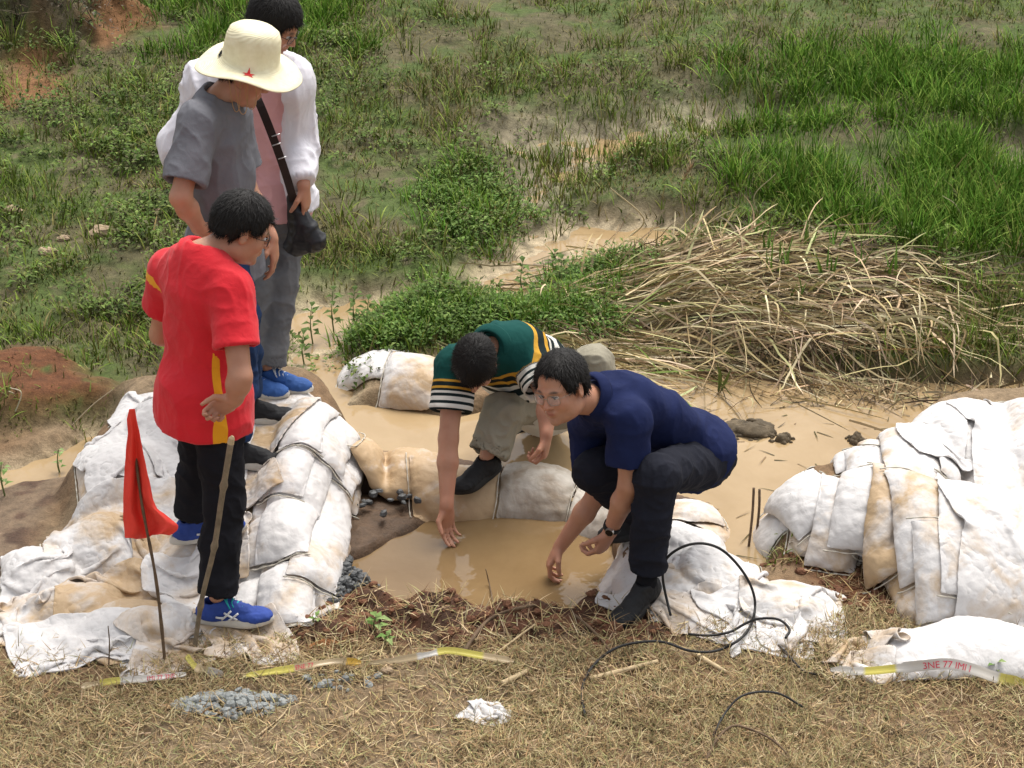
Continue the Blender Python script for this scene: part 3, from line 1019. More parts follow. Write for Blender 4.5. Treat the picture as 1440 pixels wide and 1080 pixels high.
# left part of the left dam
bag(120,700,210,690,.34,.12,'buried sandbag under the large stained sheet, left side', .05, z=.1, group=GL)
bag(70,780,190,765,.34,.10,'buried sandbag at the lower left of the large sheet', .05, z=.08, group=GL)
bag(230,790,330,780,.30,.08,'sandbag under the crumpled tan sacks', .1, z=.08, group=GL)
bag(200,600,290,640,.34,.12,'sandbag behind the red shirt at the back of the dam', .0, z=.15, group=GL)
bag(10,800,90,790,.34,.13,'white filled sack at the far left end of the dam', -.04, z=.06, group=GL)
bag(40,850,160,840,.26,.08,'tan filled sack behind the bluish white crumpled sack', .15, z=.04, group=GL)
bag(120,880,250,870,.26,.09,'filled sack under the bluish white crumpled sack', .1, z=.04, group=GL)
GS = 'empty sacks spread over the left dam'
sheet([(160,550),(236,548),(240,620),(165,622)], 'white sack standing highest at the back left corner of the left dam', -.2, .2, 1.10, 1, group=GS, lift=.06)
sheet([(345,550),(448,548),(400,700),(330,690)], 'flat beige sheet under the black shoes on the left dam', .12, .22, 1.03, 2, group=GS, lift=.03)
sheet([(122,612),(250,600),(270,690),(112,682)], 'white sack with grey wrinkles behind the red flag', -.04, .2, 1.16, 3, group=GS, lift=.06)
sheet([(200,600),(345,610),(345,710),(215,700)], 'smooth white sheet between the flag and the black trousers', -.12, .2, 1.05, 4, group=GS)
sheet([(66,700),(290,672),(300,760),(52,782)], 'large white sheet stained tan on its lower half', .06, .2, 1.10, 5, group=GS, lift=.07)
sheet([(180,735),(345,715),(350,790),(180,790)], 'tan and white sheet under the far blue shoe', .14, .15, 1.10, 6, group=GS)
sheet([(20,775),(100,765),(110,850),(0,850)], 'white sack with a dark crease at the left edge of the photo', -.02, .1, 1.15, 7, group=GS)
sheet([(0,825),(90,820),(90,885),(-30,890)], 'dull beige sack at the lower left edge of the photo', .14, .1, 1.15, 8, group=GS)
sheet([(100,800),(260,790),(285,890),(110,900)], 'crumpled tan sack with sharp folds left of the flag pole', .24, .1, 1.28, 9, group=GS, lift=.09)
sheet([(210,785),(300,780),(310,860),(235,870)], 'crumpled white sack right behind the flag pole', .0, .1, 1.25, 10, group=GS, lift=.08)
sheet([(10,885),(180,862),(205,925),(40,945)], 'bluish white crumpled sack at the front left corner', -.06, .05, 1.22, 11, group=GS, lift=.08)
sheet([(170,885),(275,870),(285,925),(180,935)], 'pale crumpled sack at the foot of the flag pole', .08, .05, 1.2, 12, group=GS, lift=.06)
sheet([(275,878),(380,872),(412,905),(290,916)], 'flat tan sack under the front blue shoe', .16, .05, 1.04, 13, group=GS, lift=.02)
# middle dam
bag(500,628,612,636,.32,.15,'plump sandbag with a yellow brown top between the two pools', .24, z=.06, group=GM)
bag(585,664,700,658,.30,.14,'muddy sandbag under the bending man, beside his shoe', .30, z=.04, group=GM)
bag(712,660,800,664,.32,.15,'grey wet sandbag between the two crouching men', .10, m_bagd, z=.04, group=GM)
bag(810,690,895,704,.28,.12,'grey sandbag behind the water under the navy shirt', .08, m_bagd, z=.02, group=GM)
bag(890,735,1000,738,.28,.07,'sandbag under the far shoe of the man in navy', .04, z=.04, group=GM)
bag(985,700,1022,730,.22,.09,'small tan sandbag with a dark hole behind the navy man', .16, z=.04, group=GM)
bag(925,700,1005,695,.22,.10,'cream sandbag right behind the seated trousers', .12, z=.06, group=GM, steps=45)
bag(485,512,560,514,.26,.11,'clean white sack lying on the mud behind the dam', -.2, z=.03, group='sacks lying behind the middle dam')
bag(550,530,622,535,.34,.17,'round sack with a yellow stained top behind the dam', .14, z=.03, group='sacks lying behind the middle dam')
bag(970,800,1060,800,.30,.07,'filled sack below the wire loop', .02, z=.04, group=GM)
bag(865,800,900,770,.28,.04,'filled sack at the edge of the pool under the black shoe', -.05, z=.02, group=GM)
bag(1060,840,1150,850,.26,.10,'filled sack at the right end of the sheets beside the pool', .06, z=.03, group=GM)
GE = 'empty sacks spread right of the pool'
sheet([(880,755),(935,765),(925,850),(855,845)], 'pale sack with dark specks under the black shoe at the pool edge', -.06, .08, 1.06, 21, group=GE)
sheet([(900,725),(1030,735),(1045,775),(905,775)], 'grey white sack under the far shoe of the navy man', -.02, .12, 1.10, 22, group=GE)
sheet([(935,770),(1050,760),(1090,840),(925,830)], 'wrinkled sack with lilac grey cloth behind the wire loop', .0, .12, 1.16, 23, group=GE)
sheet([(915,830),(1010,825),(1050,885),(905,868)], 'muddy cream sack under the wire loop', .12, .06, 1.16, 24, group=GE)
sheet([(985,785),(1055,785),(1110,880),(1040,885)], 'clean white sack folded over inside the wire loop', -.14, .14, 1.10, 25, group=GE, lift=.08)
sheet([(1050,800),(1175,815),(1180,870),(1085,885)], 'white sack tapering to the right with an orange stain', .04, .1, 1.16, 26, group=GE, lift=.07)
# right dam
bag(1085,695,1102,750,.20,.16,'leftmost sandbag of the right dam, small and pale', -.03, z=.05, group=GR)
bag(1120,755,1205,765,.24,.10,'low sandbag with a grey top at the front left of the right dam', .05, z=.04, group=GR)
bag(1215,740,1245,775,.24,.10,'wrinkled low sandbag with rope like twists', .04, z=.04, group=GR)
bag(1108,682,1162,728,.26,.17,'white sandbag second from the left end of the right dam', -.02, z=.14, group=GR)
bag(1158,642,1215,652,.28,.18,'rounded white sandbag at the back of the right dam', .0, z=.1, group=GR)
bag(1182,690,1172,755,.20,.15,'upright cream sandbag in the middle of the small bags', .06, z=.16, group=GR)
bag(1195,600,1215,660,.22,.10,'sandbag with an open hollow mouth at the back of the right dam', -.03, z=.18, group=GR, empty=-.2)
bag(1225,640,1258,740,.24,.16,'long sandbag leaning against the stained stack', -.03, z=.2, group=GR)
bag(1215,690,1210,750,.22,.10,'narrow white sandbag below the hollow one', -.04, z=.18, group=GR)
bag(1270,760,1330,850,.32,.14,'orange stained lowest sandbag at the front of the right dam', .2, z=.1, group=GR)
bag(1250,715,1262,800,.22,.16,'brown stained sandbag standing at the corner of the right dam', .24, z=.12, group=GR)
bag(1245,560,1262,640,.26,.12,'tan edged sandbag at the back corner of the right dam', .12, z=.2, group=GR)
bag(1272,600,1298,695,.28,.17,'rounded sandbag with tan seams in the right dam', .06, z=.24, group=GR)
bag(1285,705,1325,785,.30,.17,'cream sandbag with a brown band in the front of the right dam', .14, z=.22, group=GR)
bag(1330,790,1350,850,.30,.12,'sandbag at the front foot of the right dam below the big sheet', .06, z=.12, group=GR)
bag(1345,560,1380,680,.36,.12,'filled bag under the big sheet, back', 0, z=.22, group=GR)
bag(1370,700,1400,820,.36,.12,'filled bag under the big sheet, front', 0, z=.2, group=GR)
bag(1440,560,1480,680,.36,.12,'filled bag under the big sheet at the photo edge, back', 0, z=.22, group=GR)
bag(1460,700,1500,820,.36,.12,'filled bag under the big sheet at the photo edge, front', 0, z=.2, group=GR)
sheet([(1258,548),(1330,548),(1360,640),(1290,640)], 'white sack lying highest at the back of the right dam', -.2, .32, 1.06, 31, group='sheets covering the right dam')
sheet([(1325,552),(1560,540),(1600,735),(1408,735)], 'big white sheet with an orange stain covering the right dam', .0, .34, 1.04, 32, dens=.028, name='cover_sheet', cat='sheet', group='sheets covering the right dam', lift=.05)
sheet([(1330,700),(1500,700),(1560,850),(1372,850)], 'lower white sheet hanging down the front of the right dam', .04, .28, 1.05, 33, dens=.028, name='cover_sheet', cat='sheet', group='sheets covering the right dam', lift=.04)
# long bag in the grass at the right front
bag(1232,914,1470,910,.30,.14,'long white sack lying in the dry grass at the lower right', -.25, z=.05, group='long sack in the grass', ext=.02, wob=.0)
sheet([(1160,908),(1240,900),(1250,925),(1180,925)], 'flattened muddy end of white sacking in the dry grass', .15, .02, 1.1, 35, group='scraps of white sacking in the grass', lift=.01)
sheet([(1190,938),(1240,932),(1240,948),(1200,950)], 'small muddy scrap of sacking below the long white sack', .12, .02, 1.15, 36, group='scraps of white sacking in the grass', lift=.01, dens=.012, name='cloth_scrap', cat='scrap')
sheet([(664,1004),(686,999),(704,1014),(668,1018)], 'small white paper scrap lying on the straw', -.25, .0, 1.2, 37, group=None, lift=.02, dens=.012, name='paper_scrap', cat='scrap')
print('bags', time.time() - T0)
# ------------------------------------------------------------------ people: smooth-blended distance fields turned into one skin
class SDF:
    def __init__(s, lo, hi, h):
        s.h = h
        s.lo = np.asarray(lo, float)
        s.n = np.ceil((np.asarray(hi, float) - s.lo) / h).astype(int) + 1
        s.f = np.full(s.n, .2, np.float32)
    def box(s, lo, hi):
        a = np.clip(np.floor((np.asarray(lo) - s.lo) / s.h).astype(int), 0, s.n - 1)
        b = np.clip(np.ceil((np.asarray(hi) - s.lo) / s.h).astype(int) + 1, 1, s.n)
        sl = tuple(slice(int(a[i]), int(b[i])) for i in range(3))
        ax = [(s.lo[i] + s.h * np.arange(a[i], b[i])).astype(np.float32) for i in range(3)]
        return sl, (ax[0][:, None, None], ax[1][None, :, None], ax[2][None, None, :])
    def _apply(s, fn, lo, hi, k, op):
        m = k + 2.5 * s.h
        sl, P = s.box(np.asarray(lo) - m, np.asarray(hi) + m)
        if 0 in [x.stop - x.start for x in sl]: return
        d = fn(*P)
        f = s.f[sl]
        if op == 'sub':
            r = np.maximum(f, -d)
            if k > 0: r = r + np.maximum(k - np.abs(f + d), 0) ** 2 / (4 * k)
        else:
            r = np.minimum(f, d)
            if k > 0: r = r - np.maximum(k - np.abs(f - d), 0) ** 2 / (4 * k)
        s.f[sl] = r
    def cone(s, a, b, ra, rb, k=.02, w=None, sq=1.0, cut=None, op='add', cutm=.0):
        """tapered capsule a->b; squashed by sq along unit vector w; cut='b' ends flat at b"""
        a, b = np.asarray(a, float), np.asarray(b, float)
        ba = b - a
        L2 = ba.dot(ba) + 1e-9
        u = ba / math.sqrt(L2)
        R = max(ra, rb) + .001
        def fn(x, y, z):
            qx, qy, qz = x - a[0], y - a[1], z - a[2]
            t = (qx * ba[0] + qy * ba[1] + qz * ba[2]) / L2
            tc = np.clip(t, 0, 1)
            ex, ey, ez = qx - tc * ba[0], qy - tc * ba[1], qz - tc * ba[2]
            d2 = ex * ex + ey * ey + ez * ez
            if w is not None:
                c = ex * w[0] + ey * w[1] + ez * w[2]
                d2 = d2 - c * c + (c / sq) ** 2
            d = np.sqrt(d2) - (ra + tc * (rb - ra))
            if cut: d = np.maximum(d, (t - 1) * math.sqrt(L2) - cutm)
            return d
        s._apply(fn, np.minimum(a, b) - R, np.maximum(a, b) + R, k, op)
    def ell(s, c, R, r, k=.02, op='add'):
        """ellipsoid: centre c, axes = rows of R, radii r"""
        c, R, r = np.asarray(c, float), np.asarray(R, float), np.asarray(r, float)
        m = r.max()
        ext = np.sqrt(((R * r[:, None]) ** 2).sum(0))
        def fn(x, y, z):
            qx, qy, qz = x - c[0], y - c[1], z - c[2]
            k0 = k1 = 0
            for i in range(3):
                p = qx * R[i, 0] + qy * R[i, 1] + qz * R[i, 2]
                k0 = k0 + (p / r[i]) ** 2
                k1 = k1 + (p / r[i] ** 2) ** 2
            k0, k1 = np.sqrt(k0), np.sqrt(k1) + 1e-9
            return k0 * (k0 - 1) / k1
        s._apply(fn, c - ext, c + ext, k, op)
    def plane(s, p, n):
        """keep the side the normal points away from"""
        x, y, z = [(s.lo[i] + s.h * np.arange(s.n[i])).astype(np.float32) for i in range(3)]
        d = (x[:, None, None] - p[0]) * n[0] + (y[None, :, None] - p[1]) * n[1] + (z[None, None, :] - p[2]) * n[2]
        s.f = np.maximum(s.f, d)
    def mesh(s):
        f = s.f
        f[0] = f[-1] = .1
        f[:, 0] = f[:, -1] = .1
        f[:, :, 0] = f[:, :, -1] = .1
        ins = f < 0
        c = np.zeros(tuple(np.array(f.shape) - 1), np.int8)
        for a in (0, 1):
            for b in (0, 1):
                for d in (0, 1):
                    c += ins[a:a + c.shape[0], b:b + c.shape[1], d:d + c.shape[2]]
        act = (c > 0) & (c < 8)
        I = np.argwhere(act)
        vid = np.full(act.shape, -1, np.int64)
        vid[act] = np.arange(len(I))
        acc = np.zeros((len(I), 3))
        cnt = np.zeros(len(I))
        cor = [(a, b, d) for a in (0, 1) for b in (0, 1) for d in (0, 1)]
        val = {q: f[I[:, 0] + q[0], I[:, 1] + q[1], I[:, 2] + q[2]].astype(float) for q in cor}
        for q in cor:
            for ax in range(3):
                if q[ax] == 0:
                    q2 = list(q); q2[ax] = 1; q2 = tuple(q2)
                    v0, v1 = val[q], val[q2]
                    m = (v0 < 0) != (v1 < 0)
                    t = np.where(m, v0 / (v0 - v1 + 1e-12 * (v0 == v1)), 0)
                    p = np.tile(np.array(q, float), (len(I), 1))
                    p[:, ax] = t
                    acc += p * m[:, None]
                    cnt += m
        V = s.lo + (I + acc / cnt[:, None]) * s.h
        Fs = []
        for ax in range(3):
            o1, o2 = (ax + 1) % 3, (ax + 2) % 3
            sl0 = [slice(1, -1)] * 3
            sl1 = [slice(1, -1)] * 3
            sl0[ax] = slice(0, -1)
            sl1[ax] = slice(1, None)
            A, B = ins[tuple(sl0)], ins[tuple(sl1)]
            E = np.argwhere(A != B)
            if not len(E): continue
            a_in = A[tuple(E.T)]
            base = E + 1
            base[:, ax] -= 1
            def g(d1, d2):
                q = base.copy()
                q[:, o1] += d1
                q[:, o2] += d2
                return vid[tuple(q.T)]
            Q = np.stack([g(-1, -1), g(0, -1), g(0, 0), g(-1, 0)], 1)
            Q[~a_in] = Q[~a_in][:, ::-1]
            Fs.append(Q)
        return V, np.vstack(Fs)

def lap(V, F, n=1, lam=.5):
    e = np.vstack([F[:, [0, 1]], F[:, [1, 2]], F[:, [2, 3]], F[:, [3, 0]]])
    i, j = np.concatenate([e[:, 0], e[:, 1]]), np.concatenate([e[:, 1], e[:, 0]])
    c = np.bincount(i, minlength=len(V)) + 1e-9
    for _ in range(n):
        m = np.stack([np.bincount(i, V[j, q], len(V)) for q in range(3)], 1) / c[:, None]
        V = V + lam * (m - V)
    return V

def frame(f, u):
    """rows: right, forward, up"""
    f = nrm(f)
    u = np.asarray(u, float)
    u = nrm(u - f * u.dot(f))
    return np.array([np.cross(f, u), f, u])

HEAD_PTS = {}
def head_field(s, c, R, wide=1.0, full=True):
    P = lambda x, y, z: c + x * R[0] + y * R[1] + z * R[2]
    s.ell(P(0, -.014, .034), R, (.077 * wide, .096, .088), .01)
    s.ell(P(0, .026, -.032), R, (.063 * wide, .062, .082), .03)
    s.ell(P(0, .034, -.085), R, (.046 * wide, .046, .034), .03)          # jaw
    for q in (-1, 1):
        s.ell(P(q * .040, .058, -.030), R, (.026, .026, .026), .02)      # cheek
        s.ell(P(q * .046 * wide, .005, -.068), R, (.022, .040, .03), .03)
        s.ell(P(q * .031, .094, .002), R, (.019, .012, .010), .010, 'sub')  # socket
        s.cone(P(q * .010, .084, .020), P(q * .046, .072, .020), .010, .008, .012)
        # ear: rim, lobe
        s.ell(P(q * .079 * wide, -.004, -.004), np.array([nrm(R[0] + q * -.35 * R[1]), nrm(R[1] + q * .35 * R[0]), R[2]]), (.009, .019, .032), .006)
        s.ell(P(q * .088 * wide, -.001, .0), R, (.006, .010, .018), .004, 'sub')
    s.cone(P(0, .086, .012), P(0, .106, -.030), .007, .0115, .010)       # nose
    for q in (-1, 1): s.ell(P(q * .012, .094, -.033), R, (.009, .011, .008), .006)
    s.ell(P(0, .083, -.060), R, (.024, .014, .010), .010)
    s.ell(P(0, .089, -.057), R, (.022, .009, .0055), .004)               # upper lip
    s.ell(P(0, .087, -.069), R, (.018, .009, .006), .004)                # lower lip
    s.cone(P(-.021, .098, -.063), P(.021, .098, -.063), .0028, .0028, .004, op='sub')
    s.ell(P(0, .074, -.102), R, (.020, .018, .016), .014)                # chin

def hand_field(s, wr, d, n, side, curl, spread=.10, sc=1.0, thumb=.6):
    """wr wrist, d hand direction, n direction the palm faces, side = +1 when the thumb lies along cross(d,n)"""
    d = nrm(d)
    n = nrm(np.asarray(n) - d * np.dot(n, d))
    t = np.cross(d, n) * side
    k = sc
    palm = wr + d * .045 * k
    Rm = np.array([t, d, n])
    s.ell(palm + d * .006 * k, Rm, (.040 * k, .054 * k, .0165 * k), .012)
    s.cone(wr - d * .01, wr + d * .03 * k, .026 * k, .026 * k, .02, w=n, sq=.7)
    L = [(.043, .026, .021), (.047, .030, .022), (.044, .028, .021), (.034, .021, .018)]
    rr = [.0088, .0090, .0086, .0076]
    for i in range(4):
        o = (1.5 - i)
        b = palm + d * (.043 - .004 * abs(o - .5)) * k + t * o * .0195 * k
        dd = nrm(d + t * o * spread)
        a = 0
        cu = curl[i] if hasattr(curl, '__len__') else curl * (1 + .12 * i)
        p = b - dd * .012
        q = b
        s.cone(p, q, rr[i] * k * 1.1, rr[i] * k * 1.08, .006)
        for j, l in enumerate(L[i]):
            a += cu * (.8, 1.15, .8)[j]
            v = dd * math.cos(a) + n * math.sin(a)
            e = q + v * l * k
            s.cone(q, e, rr[i] * k * (1.04 - .08 * j), rr[i] * k * (.96 - .09 * j), .0035)
            q = e
    b = wr + d * .022 * k + t * .024 * k + n * .004
    v = nrm(d * .62 + t * .75 + n * .25)
    e = b + v * .040 * k
    s.cone(b, e, .0145 * k, .0112 * k, .010)
    v = nrm(d * .9 + t * (.45 - thumb * .5) + n * thumb)
    e2 = e + v * .030 * k
    s.cone(e, e2, .0112 * k, .0098 * k, .004)
    v = nrm(v + n * thumb * .3)
    s.cone(e2, e2 + v * .024 * k, .0100 * k, .0078 * k, .004)

def ridge(P, sc, seed=0, st=(1, 1, 1)):
    w1 = vn(P[:, 0] * sc * .5, P[:, 1] * sc * .5, P[:, 2] * sc * .5, seed + 7) * .9
    x, y, z = P[:, 0] * sc * st[0] + w1, P[:, 1] * sc * st[1] - w1, P[:, 2] * sc * st[2] + w1
    return 1 - 2 * np.abs(vn(x, y, z, seed))

def wrinkle(V, F, amp, sc, seed=0, st=(1, 1, 1), mask=None, base=None):
    sharp = lambda a: np.clip((a + 1) / 2, 0, 1) ** 2.6 * 2.6 - .9
    N = vnormals(V, F)
    Q = V - (base if base is not None else V.mean(0))
    d = amp * (.65 * sharp(ridge(Q, sc, seed, st)) + .35 * sharp(ridge(Q, sc * 2.1, seed + 3, st)))
    if mask is not None: d = d * mask
    return V + N * d[:, None]

def bounds(pts, m):
    a = np.array(pts)
    return a.min(0) - m, a.max(0) + m

SKIN = np.array([.45, .225, .138])
def skin_colors(V, c, R, hands=()):
    col = np.tile(SKIN, (len(V), 1))
    q = V - c
    x, y, z = q @ R[0], q @ R[1], q @ R[2]
    n = fbm(V[:, 0] * 30, V[:, 1] * 30, V[:, 2] * 30, 3, 3)
    col = col * (1 + .16 * n[:, None] * np.array([.7, 1.1, 1.2]))
    def bl(m, cc, k=1.0):
        nonlocal col
        m = np.clip(m * k, 0, 1)[:, None]
        col = col * (1 - m) + np.array(cc) * m
    front = sstep(.03, .06, y)
    lips = np.exp(-((x / .020) ** 2 + ((z + .063) / .0085) ** 2) ** 2) * front * sstep(.07, .08, y)
    bl(lips, (.34, .11, .09), .8)
    for s_ in (-1, 1):
        brow = np.exp(-(((x - s_ * .032) / .018) ** 2 + ((z - .0235 + .10 * np.abs(np.abs(x) - .03)) / .0052) ** 2) ** 2) * front
        bl(brow, (.03, .022, .018), .9)
        bl(np.exp(-(((x - s_ * .042) / .022) ** 2 + ((z + .03) / .02) ** 2)) * front, (.46, .18, .12), .35)
    bl(np.exp(-((x / .014) ** 2 + ((z + .03) / .014) ** 2)) * sstep(.09, .10, y), (.45, .17, .12), .4)
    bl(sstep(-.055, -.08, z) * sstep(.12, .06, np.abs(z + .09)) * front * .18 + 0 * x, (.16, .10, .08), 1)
    for wr in hands:
        dd = np.linalg.norm(V - wr, axis=1)
        bl(sstep(.20, .05, dd) * .35, (.44, .19, .12))
    return col

m_skin, nt, b = newmat('skin')
a = node(nt, 'ShaderNodeAttribute', attribute_name='Col')
tc = node(nt, 'ShaderNodeTexCoord')
nt.links.new(a.outputs['Color'], b.inputs['Base Color'])
b.inputs['Roughness'].default_value = .48
b.inputs['Specular IOR Level'].default_value = .4
b.inputs['Subsurface Weight'].default_value = .12
b.inputs['Subsurface Radius'].default_value = (.010, .004, .002)
b.inputs['Subsurface Scale'].default_value = .8
bump(nt, b, noise(nt, 160, 3, .6, tc.outputs['Object']), .25, .002)

m_hair, nt, b = newmat('black_hair')
tc = node(nt, 'ShaderNodeTexCoord')
n1 = noise(nt, 120, 4, .7, tc.outputs['Object'])
nt.links.new(ramp(nt, n1, [(.3, (.004, .0035, .003)), (.75, (.014, .011, .009))]), b.inputs['Base Color'])
b.inputs['Roughness'].default_value = .6
b.inputs['Specular IOR Level'].default_value = .22
bump(nt, b, n1, .35, .004)

def hair_mesh(name, c, R, parent, wide=1.0, top=.013, low=-.055, front=.078, seed=1, fringe=0.0, thin=0.0, mat=None):
    s = SDF(c - .17, c + .17, .0045)
    P = lambda x, y, z: c + x * R[0] + y * R[1] + z * R[2]
    s.ell(P(0, -.016, .036), R, (.077 * wide + top, .098 + top, .088 + top * 1.15), 0)
    s.ell(P(0, -.060, -.020), R, (.058 * wide + top, .032 + top, .045), .03)
    for q in (-1, 1): s.cone(P(q * .074 * wide, .022, .03), P(q * .072 * wide, .030, -.012), .014, .007, .012)
    X, Y, Z = [(s.lo[i] + s.h * np.arange(s.n[i])) for i in range(3)]
    X, Y, Z = X[:, None, None] - c[0], Y[None, :, None] - c[1], Z[None, None, :] - c[2]
    x = X * R[0][0] + Y * R[0][1] + Z * R[0][2]
    y = X * R[1][0] + Y * R[1][1] + Z * R[1][2]
    z = X * R[2][0] + Y * R[2][1] + Z * R[2][2]
    nz = .010 * vn(x * 70, y * 70, z * 20, seed) + .006 * vn(x * 160, y * 160, z * 40, seed + 1)
    zmin = low + (.045 - low - .025) * sstep(-.055, .0, y) * sstep(.02, .05, np.abs(x)) 
    zmin = np.maximum(zmin, -.026 + (front + .024) * sstep(.040, .068, y) - fringe * sstep(.05, .0, np.abs(x - .01)) * sstep(.05, .08, y))
    ear = sstep(.028, .018, np.abs(y + .002)) * sstep(.055, .065, np.abs(x))
    zmin = np.maximum(zmin, .026 * ear - (1 - ear))
    g = zmin - z + nz * 1.2
    s.f = np.maximum(s.f, (g * .8).astype(np.float32))
    if thin:
        s.f = np.maximum(s.f, -(np.sqrt((x / .05) ** 2 + ((y + .01) / .06) ** 2) - 1) * 0 - 1)
    V, F = s.mesh()
    V = lap(V, F, 1)
    N = vnormals(V, F)
    q = V - c
    lx, ly, lz = q @ R[0], q @ R[1], q @ R[2]
    ang = np.arctan2(lx, ly + .02)
    rr = np.hypot(lx, ly + .02)
    strand = .6 * vn(ang * 11 + 3 * vn(rr * 30, lz * 20, 0, seed), rr * 16, lz * 10, seed + 3) + .5 * vn(ang * 24, rr * 22, lz * 16, seed + 4)
    V = V + N * (strand * .0014)[:, None]
    # short strands lying over the cap break up its outline
    r = np.random.default_rng(seed)
    k = r.integers(0, len(V), 9000)
    k = k[(lz[k] > low + .004)]
    N = vnormals(V, F)[k]
    crown = c - .03 * R[1] + .13 * R[2]
    fl = V[k] - crown + r.normal(0, .02, (len(k), 3))
    fl -= N * (fl * N).sum(1)[:, None]
    fl /= np.linalg.norm(fl, axis=1)[:, None] + 1e-9
    dr = fl + N * r.uniform(.0, .35, (len(k), 1)) + r.normal(0, .10, (len(k), 3))
    dr /= np.linalg.norm(dr, axis=1)[:, None]
    sd = np.cross(dr, N)
    ln = r.uniform(.014, .034, (len(k), 1))
    a = V[k] - N * .002
    m_ = a + dr * ln * .5 + N * .001
    e = a + dr * ln - N * .001
    wd_ = .0009
    SV_ = np.stack([a - sd * wd_, a + sd * wd_, m_ + sd * wd_ * .9, m_ - sd * wd_ * .9, e], 1).reshape(-1, 3)
    b_ = np.arange(len(k))[:, None] * 5 + len(V)
    return mk(name, np.vstack([V, SV_]), [F, b_ + np.array([0, 1, 2, 3]), b_ + np.array([3, 2, 4])], mat or m_hair, parent)

m_eyew = plain('eye_white', (.55, .52, .48), .2, .03, spec=.5)
m_eyed = plain('dark_iris', (.012, .008, .006), .1, .03, spec=.6)
m_frame = plain('dark_glasses_frame', (.03, .022, .018), .3, .05, spec=.5)
m_framel, _nt, _b = newmat('thin_metal_glasses_frame')
_b.inputs['Base Color'].default_value = (.30, .24, .19, 1)
_b.inputs['Metallic'].default_value = .7
_b.inputs['Roughness'].default_value = .3
m_lens, _nt, _b = newmat('glasses_lens')
_b.inputs['Base Color'].default_value = (1, 1, 1, 1)
_b.inputs['Roughness'].default_value = .02
_b.inputs['Alpha'].default_value = .12
_b.inputs['Specular IOR Level'].default_value = .6

def eyes(c, R, parent):
    for q in (-1, 1):
        P = lambda x, y, z: c + x * R[0] + y * R[1] + z * R[2]
        V, F = ball(P(q * .031, .0785, .001), R, (.0135, .010, .0060))
        e = mk('eye', V, F, m_eyew, parent)
        V, F = ball(P(q * .031, .0865, .0005), R, (.0058, .0030, .0050))
        mk('iris', V, F, m_eyed, e)
        V, F = tube_mesh(spline([P(q * .017, .086, .0015), P(q * .030, .0905, .0075), P(q * .045, .083, .003)], 10), np.sin(np.linspace(.5, 2.7, 10)) * .0028, 6)
        mk('eyelid', V, F, m_eyed, parent)

def ball(c, R, r, n=10):
    th, ph = np.meshgrid(np.linspace(0, math.pi, n), np.linspace(0, 2 * math.pi, n * 2, endpoint=False), indexing='ij')
    D = np.stack([np.sin(th) * np.cos(ph), np.sin(th) * np.sin(ph), np.cos(th)], -1).reshape(-1, 3) * np.asarray(r)
    return np.asarray(c) + D @ np.asarray(R), [grid_faces(n, n * 2, True)]

def glasses(c, R, parent, mat, wide=.024, hgt=.019, rim=.0014):
    P = lambda x, y, z: c + x * R[0] + y * R[1] + z * R[2]
    g = None
    parts = []
    lens = []
    for q in (-1, 1):
        th = np.linspace(0, 2 * math.pi, 25)
        pts = []
        for t in th:
            ex = abs(math.cos(t)) ** .7 * np.sign(math.cos(t))
            ez = abs(math.sin(t)) ** .7 * np.sign(math.sin(t))
            xx = q * .034 + ex * wide
            pts.append(P(xx, .104 - abs(xx) * .20, -.003 + ez * hgt))
        parts.append(tube_mesh(np.array(pts), rim, 6))
        cc = P(q * .034, .104 - .0068, -.003)
        Vl = np.vstack([[cc], np.array(pts[:-1])])
        Fl = np.array([[0, i + 1, (i + 1) % 24 + 1] for i in range(24)])
        lens.append((Vl, [Fl]))
        parts.append(tube_mesh(spline([P(q * .058, .092, .004), P(q * .078, .05, .006), P(q * .083, .0, .008), P(q * .082, -.02, -.01)], 12), rim * .9, 6))
    parts.append(tube_mesh(spline([P(-.011, .102, .002), P(0, .107, .005), P(.011, .102, .002)], 6), rim, 6))
    V, F = merge(parts)
    o = mk('glasses', V, F, mat, parent)
    for l in lens:
        mk('lens', l[0], l[1], m_lens, o, smooth=False)
    return o

